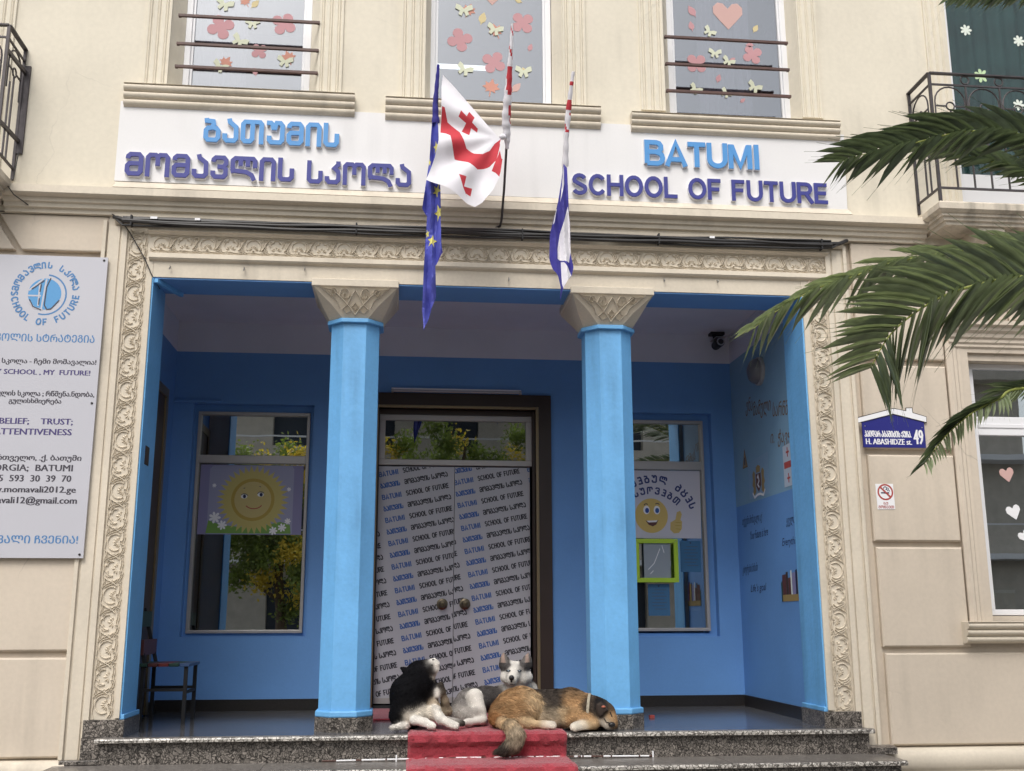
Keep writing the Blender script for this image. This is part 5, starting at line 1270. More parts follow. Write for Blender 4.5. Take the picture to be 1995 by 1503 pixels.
wound('wound_cloth', [at(1101, 325, -.36), at(1103, 270, -.44), at(1107, 220, -.50), at(1112, 175, -.57), at(1117, 140, -.62)], (.026, .019, .022, .015, .012), FN,
      lambda t, a: 1 if (.52 < t < .63) or (.80 < t < .84) or (.30 < t < .50 and ((a + t * 5) % 1) < .25) else 0, [M['flagw'], M['flagr']])
def foldN(x, z): return .018 * math.sin(x * 85 + z * 4) + .015 * math.sin(z * 8)
z2 = lambda l: [(700 + a / 3.007, b / 3.007) for a, b in l]
OUTL = z2([(1200, 950), (1218, 980), (1225, 1180), (1232, 1300)]) + z8([(1645, 100), (1668, 300), (1680, 600), (1700, 720), (1705, 760), (1690, 835), (1640, 900), (1598, 975), (1585, 1010), (1575, 1060), (1555, 1120), (1560, 1040), (1568, 975), (1535, 850), (1490, 770), (1455, 660), (1462, 400), (1480, 310), (1520, 160)]) + z2([(1165, 1180), (1185, 1040)]); PATS = []; MATS = ['flagn', 'flagr', 'flagy', 'flagw', 'flagn']
PATS.append((MATS.index('flagw', 1), z8([(1645, 120), (1665, 280), (1680, 590), (1660, 702), (1540, 668), (1540, 560), (1565, 400), (1610, 250)])))
PATS.append((MATS.index('flagw', 1), z8([(1576, 690), (1605, 700), (1645, 760), (1685, 835), (1640, 900), (1598, 972), (1585, 930)])))
PATS.append((MATS.index('flagw', 1), z2([(1192, 1010), (1202, 960), (1200, 1080), (1175, 1190)])))
PATS.append((MATS.index('flagw', 1), z8([(1515, 160), (1530, 150), (1500, 300), (1485, 320)])))
banner('cloth', OUTL, PATS, YN, [M[q] for q in MATS], FN, foldN)

# =================================================================== DOGS
def surface_nets(F, org, h):
    "isosurface F=0 of a sampled field"
    nx, ny, nz = F.shape; s = F < 0
    idx = -np.ones((nx - 1, ny - 1, nz - 1), int)
    c = [s[i:nx - 1 + i, j:ny - 1 + j, k:nz - 1 + k] for i in (0, 1) for j in (0, 1) for k in (0, 1)]
    n = sum(x.astype(int) for x in c); act = (n > 0) & (n < 8); I = np.argwhere(act); idx[act] = np.arange(len(I))
    acc = np.zeros((len(I), 3)); cnt = np.zeros(len(I))
    cor = [(i, j, k) for i in (0, 1) for j in (0, 1) for k in (0, 1)]
    for a in range(8):
        for b in range(a + 1, 8):
            d = [abs(cor[a][q] - cor[b][q]) for q in range(3)]
            if sum(d) != 1: continue
            fa = F[I[:, 0] + cor[a][0], I[:, 1] + cor[a][1], I[:, 2] + cor[a][2]]; fb = F[I[:, 0] + cor[b][0], I[:, 1] + cor[b][1], I[:, 2] + cor[b][2]]
            m_ = (fa < 0) != (fb < 0); t = np.where(m_, fa / np.where(m_, fa - fb, 1), 0)
            p = np.array(cor[a]) + t[:, None] * (np.array(cor[b]) - np.array(cor[a])); acc[m_] += p[m_]; cnt[m_] += 1
    V = np.array(org) + h * (I + acc / np.maximum(cnt, 1)[:, None]); faces = []
    for ax in range(3):
        o1, o2 = [q for q in range(3) if q != ax]
        sl0 = [slice(1, -1)] * 3; sl0[ax] = slice(0, -1); a = s[tuple(sl0)]
        sl1 = [slice(1, -1)] * 3; sl1[ax] = slice(1, None); b = s[tuple(sl1)]
        for J in np.argwhere(a != b):
            P = J + 1; P[ax] = J[ax]; q = []
            for d1, d2 in ((-1, -1), (0, -1), (0, 0), (-1, 0)):
                c_ = P.copy(); c_[o1] += d1; c_[o2] += d2; q.append(idx[tuple(c_)])
            if min(q) < 0: continue
            if a[tuple(J)] == (ax == 1): q = q[::-1]
            faces.append(tuple(q))
    return V, faces

COAT = dict(black=(.006, .006, .0075), dk=(.045, .038, .032), white=(.62, .56, .47), cream=(.42, .34, .25), grey=(.19, .175, .165), dgrey=(.075, .068, .065), lgrey=(.36, .33, .30),
            tan=(.36, .215, .105), ltan=(.47, .34, .20), rust=(.27, .125, .05), ash=(.30, .24, .17), char=(.055, .045, .038), pink=(.42, .16, .11), bwhite=(.72, .68, .62))
def build_dog(name, label, caps, fur=16000, h=.0085, floor=None, k=.018, paint=None, flen=1.0):
    """caps: (x0,y0,z0,r0, x1,y1,z1,r1, colour, fur length); smooth union -> one body surface"""
    root = empty(name, label, 'dog')
    A = np.array([c[0:3] for c in caps]); B_ = np.array([c[4:7] for c in caps]); ra = np.array([c[3] for c in caps]); rb = np.array([c[7] for c in caps])
    lo = np.minimum((A - ra[:, None]).min(0), (B_ - rb[:, None]).min(0)) - .03; hi = np.maximum((A + ra[:, None]).max(0), (B_ + rb[:, None]).max(0)) + .03
    n = np.ceil((hi - lo) / h).astype(int) + 1
    gx, gy, gz = np.meshgrid(*[lo[i] + h * np.arange(n[i]) for i in range(3)], indexing='ij'); G3 = np.stack([gx, gy, gz], -1).reshape(-1, 3)
    def dists(P):
        D = np.empty((len(P), len(caps)))
        for i in range(len(caps)):
            ab = B_[i] - A[i]; t = np.clip(((P - A[i]) @ ab) / max(ab @ ab, 1e-9), 0, 1)
            D[:, i] = np.linalg.norm(P - A[i] - t[:, None] * ab, axis=1) - (ra[i] + (rb[i] - ra[i]) * t)
        return D
    F = np.empty(len(G3))
    for s0 in range(0, len(G3), 200000):
        D = dists(G3[s0:s0 + 200000]); m_ = D.min(1); F[s0:s0 + 200000] = m_ - k * np.log(np.exp(-np.clip((D - m_[:, None]) / k, 0, 30)).sum(1))
    if floor is not None: F = np.maximum(F, floor(G3) )
    V, faces = surface_nets(F.reshape(tuple(n)), lo, h)
    D = dists(V); w_ = np.exp(-(D - D.min(1)[:, None]) / .007); w_ /= w_.sum(1)[:, None]
    cols = w_ @ np.array([COAT[c[8]] for c in caps]); fl = w_ @ np.array([c[9] for c in caps]); flow = w_ @ np.array([(B_[i] - A[i]) / max(np.linalg.norm(B_[i] - A[i]), 1e-6) for i in range(len(caps))])
    if paint: cols = paint(V, cols)
    rng = np.random.default_rng(5)
    me = bpy.data.meshes.new('body'); me.from_pydata(V.tolist(), [], faces); me.update()
    nrm = np.zeros(len(V) * 3); me.vertex_normals.foreach_get('vector', nrm); nrm = nrm.reshape(-1, 3)
    def setcol(me, c):
        at_ = me.color_attributes.new('coat', 'FLOAT_COLOR', 'POINT'); at_.data.foreach_set('color', np.concatenate([np.clip(c, 0, 1), np.ones((len(c), 1))], 1).ravel())
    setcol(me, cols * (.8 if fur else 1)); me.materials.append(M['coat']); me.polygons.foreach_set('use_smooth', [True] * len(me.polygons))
    o = bpy.data.objects.new('body', me); COL.objects.link(o); o.parent = root
    if fur:
        FA = np.array([f[:4] for f in faces]); c_ = V[FA]; area = np.linalg.norm(np.cross(c_[:, 1] - c_[:, 0], c_[:, 2] - c_[:, 0]), axis=1)
        pick = rng.choice(len(FA), fur, p=area / area.sum()); u = rng.random((fur, 2))
        P = (c_[pick, 0] * ((1 - u[:, :1]) * (1 - u[:, 1:])) + c_[pick, 1] * (u[:, :1] * (1 - u[:, 1:])) + c_[pick, 2] * (u[:, :1] * u[:, 1:]) + c_[pick, 3] * ((1 - u[:, :1]) * u[:, 1:]))
        vi = FA[pick, 0]; N_ = nrm[vi]; L_ = np.maximum(fl[vi], .011) * rng.uniform(.6, 1.25, fur) * flen
        T_ = flow[vi] + rng.normal(0, .22, (fur, 3)) + np.array((0, 0, -.35)); T_ -= N_ * (T_ * N_).sum(1)[:, None]; T_ /= np.maximum(np.linalg.norm(T_, axis=1), 1e-3)[:, None]
        # clumping waves in the coat
        ph = np.sin(P[:, 0] * 90 + 3 * np.sin(P[:, 2] * 60)) + np.sin(P[:, 2] * 75 + P[:, 1] * 60)
        T_ += np.cross(N_, T_) * (ph * .22)[:, None]
        d1 = (N_ * .42 + T_ * .9); d1 /= np.linalg.norm(d1, axis=1)[:, None]; d2 = (N_ * .12 + T_ * 1.0 + np.array((0, 0, -.15)))
        W_ = np.cross(d1, N_ + rng.normal(0, .5, (fur, 3))); W_ /= np.maximum(np.linalg.norm(W_, axis=1), 1e-3)[:, None]; W_ *= (rng.uniform(.0013, .0024, fur))[:, None]
        base = P - N_ * .002; mid = base + d1 * (L_ * .5)[:, None]; tip = mid + d2 * (L_ * .5)[:, None]
        VV = np.stack([base - W_, base + W_, mid + W_ * .8, mid - W_ * .8, tip], 1).reshape(-1, 3); b0 = np.arange(fur) * 5
        ff = np.stack([b0, b0 + 1, b0 + 2, b0 + 3], 1).tolist() + np.stack([b0 + 3, b0 + 2, b0 + 4], 1).tolist()
        me = bpy.data.meshes.new('fur'); me.from_pydata(VV.tolist(), [], ff)
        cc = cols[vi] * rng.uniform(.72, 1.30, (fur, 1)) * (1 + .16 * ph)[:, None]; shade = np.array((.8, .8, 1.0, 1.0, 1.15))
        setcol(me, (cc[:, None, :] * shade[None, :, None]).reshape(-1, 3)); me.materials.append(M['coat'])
        fo = bpy.data.objects.new('fur', me); COL.objects.link(fo); fo.parent = root; fo['kind'] = 'stuff'
    return root, V, nrm
M['coat'] = attr_mat('dog_coat', .85)

def cap(a, b, col, fl=.03):
    "a,b = (px, py, depth Y, radius in px)"
    p, q = at(a[0], a[1], a[2]), at(b[0], b[1], b[2]); s = 1 / 2073.5
    return (p.x, p.y, p.z, a[3] * s * (a[2] + 8.15), q.x, q.y, q.z, b[3] * s * (b[2] + 8.15), col, fl)
def blob(m, p, r, sc=(1, 1, 1), n=10, rotm=None):
    me = []; b = len(m.v)
    for i in range(n // 2 + 1):
        th = PI * i / (n // 2)
        for k_ in range(n):
            a = 2 * PI * k_ / n; v = Vector((math.sin(th) * math.cos(a) * sc[0], math.sin(th) * math.sin(a) * sc[1], math.cos(th) * sc[2])) * r
            if rotm: v = rotm @ v
            m.v.append(tuple(Vector(p) + v))
    for i in range(n // 2):
        for k_ in range(n): m.f.append((b + i * n + k_, b + i * n + (k_ + 1) % n, b + (i + 1) * n + (k_ + 1) % n, b + (i + 1) * n + k_)); m.mi.append(m.m)
    return m
def surf_at(V, px, py, lim=None):
    "front-most body point near a photo pixel"
    d = (CAM_M @ Vector(((px - 997.5) / CAM_F, -(py - 751.5) / CAM_F, -1))).normalized(); d = np.array(d); Q = V - np.array(CAM_LOC); t = Q @ d; r = np.linalg.norm(Q - t[:, None] * d, axis=1)
    c_ = np.where(r < .012)[0]
    if not len(c_): c_ = np.argsort(r)[:6]
    i = c_[np.argmin(t[c_])]; return Vector(np.array(CAM_LOC) + d * t[i])
FLOORZ = FZ + .016
def floorcut(P): return np.maximum(FLOORZ - P[:, 2], -1)      # nothing below the landing

# --- black and white dog, sitting with its back to us, scratching, nose in the air
A1 = [
 cap((795, 1386, .14, 32), (797, 1352, .16, 33), 'black', .022), cap((797, 1352, .16, 34), (815, 1328, .15, 29), 'black', .022),
 cap((815, 1328, .15, 29), (817, 1314, .14, 24), 'black', .022), cap((817, 1314, .14, 22), (828, 1303, .12, 14), 'black', .016),
 cap((776, 1395, .14, 16), (776, 1409, .12, 11), 'black', .022), cap((840, 1340, .14, 13), (833, 1350, .14, 13), 'black', .02),
 cap((797, 1312, .13, 7), (787, 1305, .12, 3.4), 'black', .008), cap((787, 1305, .12, 3.2), (782, 1301.5, .12, 1.6), 'black', .006),
 cap((833, 1295, .11, 8.5), (838, 1300, .085, 7.5), 'black', .008), cap((838, 1301, .08, 6.5), (842, 1308, .08, 5.5), 'black', .008), cap((836, 1296, .10, 6.5), (844, 1291, .09, 6), 'bwhite', .006), cap((844, 1291, .09, 5.8), (850, 1293, .08, 5.0), 'bwhite', .005),
 cap((849, 1294, .08, 5.0), (850, 1303, .08, 4.2), 'bwhite', .005), cap((850, 1303, .08, 4.0), (848, 1311, .09, 2.6), 'bwhite', .005), cap((840, 1308, .10, 5), (843, 1318, .10, 5), 'white', .012),
 cap((840, 1362, .15, 11), (846, 1385, .12, 12), 'cream', .024), cap((815, 1392, .08, 16), (836, 1392, .08, 13), 'white', .024),
 cap((798, 1397, .05, 13), (815, 1402, .02, 9), 'white', .022), cap((808, 1404, -.01, 8), (828, 1408, -.04, 6.5), 'bwhite', .008),
 cap((828, 1408, -.04, 6.2), (838, 1413, -.065, 5.4), 'bwhite', .005), cap((838, 1413, -.07, 3.2), (845, 1415, -.085, 2.6), 'bwhite', .003), cap((838, 1415.5, -.075, 3.0), (844, 1417, -.09, 2.6), 'bwhite', .003), cap((837, 1411, -.055, 3.0), (844, 1412.5, -.07, 2.6), 'bwhite', .003),
 cap((846, 1386, .08, 11), (860, 1402, .03, 8), 'bwhite', .018), cap((860, 1402, .02, 7.8), (876, 1410, -.03, 6), 'bwhite', .008),
 cap((876, 1410, -.03, 5.6), (882, 1413, -.05, 5), 'bwhite', .005), cap((882, 1412, -.055, 3.2), (890, 1414, -.07, 2.7), 'bwhite', .003), cap((881, 1415, -.065, 3), (888, 1417.5, -.08, 2.6), 'bwhite', .003), cap((883, 1410, -.045, 3), (890, 1411, -.06, 2.6), 'bwhite', .003),
 cap((872, 1402, .08, 5.5), (894, 1407, .03, 5.2), 'lgrey', .008), cap((895, 1408, .03, 5.0), (901, 1410, .01, 5.0), 'dk', .005),
 cap((853, 1392, .18, 11), (870, 1386, .19, 9), 'ash', .018), cap((870, 1386, .19, 8), (867, 1366, .15, 6.5), 'ash', .012), cap((867, 1366, .15, 6), (862, 1349, .12, 5.2), 'ash', .010), cap((862, 1348, .11, 5.4), (859, 1335, .10, 5.6), 'dk', .006),
 cap((852, 1356, .10, 4.2), (851, 1347, .10, 4.4), 'bwhite', .006),
 cap((762, 1418, .06, 3.5), (790, 1414, .02, 6), 'bwhite', .022)]
def paintA(V, c):
    q = V * 42; n2 = np.sin(q[:, 0] + 1.5 * np.sin(q[:, 2] * .9)) * np.sin(q[:, 2] * 1.2 + 1.6 * np.sin(q[:, 0] * .7))
    return c * (1 + .16 * n2)[:, None]
dA, VA, nA = build_dog('black_and_white_dog', 'black and white dog sitting with its back to us and head tipped up', A1, 18000, .0065, floorcut, .009, paintA)
m = MB(); p = at(844, 1286, .07); blob(m, p, .010, (1.1, 1, .7)); m.build('nose', M['nose'], dA, smooth=True)
p = surf_at(VA, 841.5, 1296); m = MB(); blob(m, p, .006, (1.3, .7, .8)); m.build('eye', M['nose'], dA, smooth=True)
m = MB()
for a_, b_ in ((840, 1418), (844, 1419), (848, 1418.5), (884, 1420), (889, 1420.5), (893, 1419)): 
    p = at(a_, b_, -.085); blob(m, (p.x, -.072, FLOORZ + .008), .0055, (.6, 1.5, .8), 8)
m.build('claws', M['nose'], dA, smooth=True)['kind'] = 'stuff'

# --- husky lying behind
B1 = [
 cap((905, 1385, .38, 26), (915, 1372, .40, 27), 'grey', .022), cap((918, 1368, .42, 24), (945, 1362, .50, 21), 'dgrey', .022), cap((945, 1362, .50, 22), (978, 1366, .58, 24), 'dgrey', .024),
 cap((892, 1392, .30, 16), (905, 1398, .28, 15), 'lgrey', .024), cap((925, 1358, .30, 15), (933, 1385, .26, 12), 'bwhite', .012), cap((933, 1385, .26, 11), (940, 1402, .22, 8), 'bwhite', .010),
 cap((940, 1404, .20, 6.5), (912, 1408, .14, 6.0), 'bwhite', .008), cap((912, 1408, .14, 5.5), (905, 1409, .10, 5.5), 'bwhite', .006), cap((910, 1395, .26, 14), (928, 1392, .24, 13), 'lgrey', .02),
 cap((978, 1366, .58, 26), (1005, 1360, .60, 26), 'lgrey', .026), cap((1000, 1375, .55, 22), (1010, 1392, .52, 20), 'bwhite', .02),
 cap((1004, 1352, .56, 22), (1004, 1335, .52, 21), 'bwhite', .022), cap((1022, 1345, .56, 14), (1036, 1342, .58, 9), 'bwhite', .02), cap((985, 1352, .58, 15), (975, 1362, .6, 16), 'grey', .02),
 cap((1032, 1335, .60, 10), (1040, 1350, .62, 10), 'dgrey', .018),
 # skull, cheeks, muzzle
 cap((994.4, 1305.9, .48, 16.2), (1012.7, 1305.9, .48, 16.2), 'bwhite', .008), cap((985.7, 1320.0, .46, 10.8), (993.3, 1322.1, .44, 11.9), 'bwhite', .013), cap((1017.0, 1321.0, .46, 13.0), (1025.7, 1320.0, .48, 11.3), 'bwhite', .013),
 cap((1000.8, 1315.6, .42, 11.3), (997.6, 1324.3, .32, 7.1), 'bwhite', .004), cap((997.6, 1324.3, .33, 7.0), (998.7, 1330.8, .34, 6.7), 'bwhite', .004), cap((1000.8, 1304.8, .42, 7.6), (998.7, 1315.6, .37, 7.6), 'bwhite', .004),
 # brow ridges
 cap((989.0, 1300.5, .42, 5.4), (995.4, 1302.7, .42, 4.3), 'grey', .005), cap((1010.6, 1302.7, .42, 4.3), (1018.1, 1300.5, .42, 5.4), 'grey', .005),
 # ears
 cap((979, 1297, .49, 6.5), (980.5, 1286, .49, 5.2), 'grey', .004), cap((991, 1296, .49, 6.5), (984, 1284, .49, 5.0), 'grey', .004), cap((982, 1286, .49, 5.6), (981.5, 1273.5, .49, 1.6), 'grey', .003),
 cap((1019, 1296, .50, 6.5), (1025, 1284, .50, 5.0), 'grey', .004), cap((1031, 1297, .51, 6.5), (1029.5, 1286, .51, 5.2), 'grey', .004), cap((1028, 1286, .51, 5.6), (1029.5, 1273.5, .51, 1.6), 'grey', .003)]
def paintB(V, c):
    sm = lambda e0, e1, x: np.clip((x - e0) / (e1 - e0), 0, 1)
    hc = HC; dx = (V[:, 0] - hc.x) * 232; dz = (V[:, 2] - hc.z) * 232; ax = np.abs(dx + .5)        # pixels from the head centre
    head = (ax < 36) & (dz > -9) & (dz < 45) & (V[:, 1] < .75)
    inner = 6.5 + np.maximum(0, 13 - dz) * 1.1                                 # edge of the white blaze
    g = sm(0, 3, ax - inner) * sm(-1, 3, dz + np.maximum(0, 16 - ax) * .0) * sm(-4, 3, dz - (ax - 13) * .15)
    g *= 1 - np.exp(-(((ax - 10.5) / 5.0) ** 2 + ((dz - 4.0) / 4.2) ** 2)) * .95   # white spectacles
    col = np.array(COAT['dgrey'])[None] * (1.15 - .4 * sm(12, 24, ax))[:, None]; g = g * head
    c = c * (1 - g[:, None]) + col * g[:, None]
    ear = head & (dz > 17) & (ax > 13); cx = np.where(dx < 0, 20.5, 23.5); ex = np.abs(ax - cx)
    pin = ear * sm(5.0, 3.4, ex + (dz - 17) * .13) * (V[:, 1] < .56)
    c = c * (1 - ear[:, None]) + np.array(COAT['grey'])[None] * .75 * ear[:, None]
    c = c * (1 - pin[:, None]) + np.array((.34, .25, .21))[None] * pin[:, None]
    return c
HC = at(1003, 1311, .45)
dB, VB, nB = build_dog('husky_dog', 'grey and white husky with pricked ears facing us behind the tan dog', B1, 14000, .0068, floorcut, .011, paintB, .9)
p = surf_at(VB, 996.5, 1322); m = MB(); blob(m, p + Vector((0, -.002, .004)), .022, (1.0, .8, .95)); blob(m, p + Vector((0, .004, -.018)), .011, (.9, .8, 1.1)); m.build('nose', M['nose'], dB, smooth=True)
p = surf_at(VB, 998, 1334); m = MB(); m.tube([p + Vector((-.022, -.001, .004)), p + Vector((-.010, -.004, -.003)), p + Vector((0, -.005, .001)), p + Vector((.012, -.004, -.003)), p + Vector((.028, -.0, .005))], .0028, 6); m.build('mouth', M['nose'], dB)
for ex in (990.4, 1011.8):
    p = surf_at(VB, ex, 1307.5); MBx = MB(); blob(MBx, p + Vector((0, .002, 0)), .0155, (1.25, .6, .62)); ee = MBx.build('eye', M['blackm'], dB, smooth=True)
    MBx = MB(); blob(MBx, p + Vector((0, -.0040, 0)), .0078, (1.0, .6, .75)); MBx.build('iris', M['eye'], ee, smooth=True); MBx = MB(); blob(MBx, p + Vector((0, -.0078, 0)), .0028, (1, .6, 1)); MBx.build('pupil', M['nose'], ee, smooth=True)

# --- tan dog sleeping across the carpet, tail hanging down the step
C1 = [
 cap((1003, 1382, .14, 36), (1012, 1380, .14, 37), 'tan', .034), cap((985, 1390, .12, 28), (995, 1385, .10, 30), 'tan', .034), cap((1020, 1371, .12, 26), (1026, 1376, .10, 27), 'ltan', .034), cap((970, 1396, .12, 16), (968, 1400, .08, 13), 'rust', .03),
 cap((1035, 1382, .20, 34), (1075, 1385, .20, 35), 'char', .034), cap((1075, 1384, .20, 35), (1110, 1382, .18, 35), 'char', .034), cap((1060, 1398, .12, 22), (1085, 1400, .10, 20), 'ash', .03), cap((1048, 1402, .12, 16), (1060, 1404, .10, 14), 'tan', .03),
 cap((1112, 1378, .15, 31), (1132, 1384, .12, 29), 'tan', .034), cap((1100, 1398, .08, 20), (1125, 1400, .05, 18), 'ltan', .03), cap((1108, 1358, .19, 12), (1116, 1360, .19, 11), 'char', .03),
 cap((1132, 1384, .12, 28), (1150, 1388, .08, 26), 'tan', .028), cap((1150, 1386, .06, 26), (1164, 1390, .03, 24), 'char', .026),
 # head lying on the granite
 cap((1162, 1385, .04, 22), (1172, 1388, .01, 19), 'black', .018), cap((1172, 1384, .0, 17), (1182, 1387, -.03, 14), 'char', .012), cap((1184, 1391, -.04, 12), (1190, 1399, -.06, 10), 'tan', .006), cap((1178, 1397, -.04, 12), (1186, 1404, -.07, 9), 'ltan', .006),
 cap((1188, 1402, -.07, 8.5), (1195, 1411, -.09, 6.5), 'tan', .004), cap((1176, 1404, -.06, 8), (1183, 1413, -.09, 6), 'white', .006), cap((1186, 1411, -.09, 6), (1194, 1414, -.10, 5.5), 'dk', .003), cap((1166, 1371, -.03, 6), (1172, 1381, -.08, 7), 'black', .012), cap((1172, 1381, -.08, 7), (1172, 1392, -.09, 4), 'dk', .012), cap((1172, 1378, -.06, 6), (1182, 1382, -.07, 4), 'dk', .010),
 # hind leg and feet
 cap((1005, 1400, .04, 14), (1030, 1411, .0, 9), 'ltan', .022), cap((1030, 1411, .0, 7.5), (1060, 1413, -.03, 6), 'ltan', .010), cap((1060, 1413, -.03, 6.5), (1075, 1414, -.05, 6), 'white', .006), cap((1060, 1408, .08, 6), (1085, 1409, .05, 6), 'ltan', .008), cap((1085, 1409, .05, 6), (1092, 1410, .03, 6), 'dk', .005),
 # front legs folded
 cap((1115, 1398, .03, 16), (1140, 1404, -.03, 12), 'tan', .02), cap((1140, 1404, -.03, 11), (1155, 1411, -.06, 9), 'tan', .014), cap((1155, 1413, -.07, 8), (1135, 1417, -.09, 7.5), 'ltan', .010), cap((1135, 1417, -.09, 8.5), (1122, 1417, -.09, 8), 'white', .008),
 cap((1122, 1414, -.10, 3.6), (1116, 1415, -.11, 3.2), 'white', .004), cap((1124, 1418, -.12, 3.6), (1117, 1419.5, -.13, 3.2), 'white', .004), cap((1128, 1420, -.13, 3.4), (1122, 1422, -.14, 3), 'white', .004), cap((1074, 1411, -.05, 3), (1079, 1412, -.06, 2.8), 'white', .004), cap((1074, 1415, -.07, 3), (1079, 1417, -.08, 2.8), 'white', .004),
 # tail over the edge
 cap((966, 1402, .05, 9), (978, 1408, -.03, 9), 'rust', .03), cap((978, 1408, -.04, 9), (996, 1416, -.17, 11), 'ltan', .032), cap((996, 1416, -.17, 11), (1005, 1434, -.20, 14), 'ash', .036), cap((1005, 1434, -.20, 14), (1001, 1450, -.21, 13), 'ash', .036), cap((1001, 1450, -.21, 13), (986, 1461, -.22, 9.5), 'char', .034), cap((986, 1461, -.22, 9), (966, 1466, -.23, 4), 'char', .030)]
def floorcutC(P):
    f = FLOORZ - P[:, 2]; return np.where(P[:, 1] < -.14, -1, f)
def paintC(V, c):
    n1 = np.sin(V[:, 0] * 40 + V[:, 2] * 25) * .5 + np.sin(V[:, 2] * 55 + 1.3) * .5
    q = V * 30; n2 = np.sin(q[:, 0] + 1.7 * np.sin(q[:, 2] * .8 + q[:, 1])) * np.sin(q[:, 2] * 1.1 + 1.5 * np.sin(q[:, 0] * .9)); sadd = np.clip((V[:, 2] - (FLOORZ + .20)) / .05, 0, 1) * (V[:, 0] > HX + .03) * (V[:, 0] < HX + .55)
    c = c * (1 - .55 * sadd[:, None]) + np.array(COAT['char']) * .55 * sadd[:, None]
    return c * (1 + .10 * n1 + .22 * n2)[:, None]
HX = at(1040, 1380, .2).x
dC, VC, nC = build_dog('tan_dog', 'shaggy tan and black dog asleep on the carpet with tail hanging down', C1, 26000, .009, floorcutC, .013, paintC, 1.0)
p = surf_at(VC, 1192, 1412); m = MB(); blob(m, p, .024, (1.1, .8, .75)); m.build('nose', M['nose'], dC, smooth=True)
p = surf_at(VC, 1190, 1393); m = MB(); m.tube([p + Vector((-.006, -.003, .020)), p + Vector((.001, -.006, .005)), p + Vector((.008, -.004, -.014))], .0035, 6); m.build('closed_eye', M['nose'], dC)
pe = surf_at(VC, 1172, 1378).y - .008; m = MB(); E_ = [at(x, y, pe) for x, y in ((1163, 1372), (1171, 1368), (1181, 1376), (1186, 1384), (1180, 1387), (1175, 1394), (1169, 1398), (1164, 1392), (1162, 1382))]
cE = sum(E_, Vector()) / len(E_); m.add([tuple(q + Vector((0, .012, 0))) for q in E_] + [tuple(cE.lerp(q, .75) + Vector((0, -.006, 0))) for q in E_] + [tuple(cE + Vector((0, -.012, 0)))], [(i, (i + 1) % 9, 9 + (i + 1) % 9, 9 + i) for i in range(9)] + [(9 + i, 9 + (i + 1) % 9, 18) for i in range(9)]); m.build('ear', mat('ear_dark', (.030, .020, .015), .9), dC, smooth=True)
p = surf_at(VC, 1175, 1377) + Vector((0, -.020, 0)); m = MB(); blob(m, p + Vector((0, .004, 0)), .013, (1.2, .55, .7)); m.build('ear_inside', mat('ear_pink', (.40, .13, .08), .8), dC, smooth=True)
p1, p2, p3 = surf_at(VC, 1176, 1399), surf_at(VC, 1181, 1406), surf_at(VC, 1189, 1409); m = MB(); m.tube([p1 + Vector((0, -.003, 0)), p2 + Vector((0, -.004, -.004)), p3 + Vector((0, -.003, -.001))], .003, 6); m.build('mouth', M['nose'], dC)
# collar: a band round the neck
ca_, cb_ = at(1147, 1386, .07), at(1153, 1388, .05); ax = Vector((1, -.25, -.08)).normalized(); u = Vector((0, 0, 1)); u = (u - ax * u.dot(ax)).normalized(); w2 = ax.cross(u); v = []
for s_ in (-.011, .011):
    for i in range(24):
        a = 2 * PI * i / 24; v.append(tuple(ca_ + ax * s_ + u * .122 * math.cos(a) + w2 * .122 * math.sin(a)))
for s_ in (-.009, .009):
    for i in range(24):
        a = 2 * PI * i / 24; v.append(tuple(ca_ + ax * s_ + u * .129 * math.cos(a) + w2 * .129 * math.sin(a)))
f = []
for i in range(24):
    j = (i + 1) % 24; f += [(i, j, 48 + j, 48 + i), (48 + i, 48 + j, 72 + j, 72 + i), (72 + i, 72 + j, 24 + j, 24 + i)]
v = [(x, y, max(z, FZ + .02)) for x, y, z in v]
cl = MB().add(v, f).build('dog_collar', M['collar'], smooth=True); tag(cl, 'pale beige collar around the neck of the sleeping tan dog', 'collar')

# =================================================================== PALM
PT = empty('palm_tree', 'date palm reaching arching green fronds in from the right', 'palm tree')
m = MB(); m.tube([(4.9, -3.6, .12), (4.88, -3.6, 1.2), (4.9, -3.55, 2.4), (4.95, -3.5, 3.6)], [.30, .24, .23, .30], 14); m.build('trunk', M['trunk'], PT, smooth=True)
def leaflet_mesh(seed, bend):
    rg = random.Random(seed); v, f = [], []; n = 5
    for i in range(n + 1):
        t = i / n; wd = .5 * (math.sin(PI * min(t * 1.15 + .12, 1)) ** .55) * (1 - t ** 5) + .02; dz = -bend * t * t
        v += [(t, -wd, dz + wd * .5), (t, 0, dz), (t, wd, dz + wd * .5)]
    for i in range(n): a = 3 * i; f += [(a, a + 1, a + 4, a + 3), (a + 1, a + 2, a + 5, a + 4)]
    return v, f
LV = [leaflet_mesh(i, b) for i, b in enumerate((.02, .10, .18))]
def lmesh(k_, m):
    key = (k_, m.name)
    if key not in lcache: mb = MB().add(*LV[k_]); lcache[key] = mb.mesh('leaflet', m, smooth=False, fix=False)
    return lcache[key]
lcache = {}; nleaf = [0]
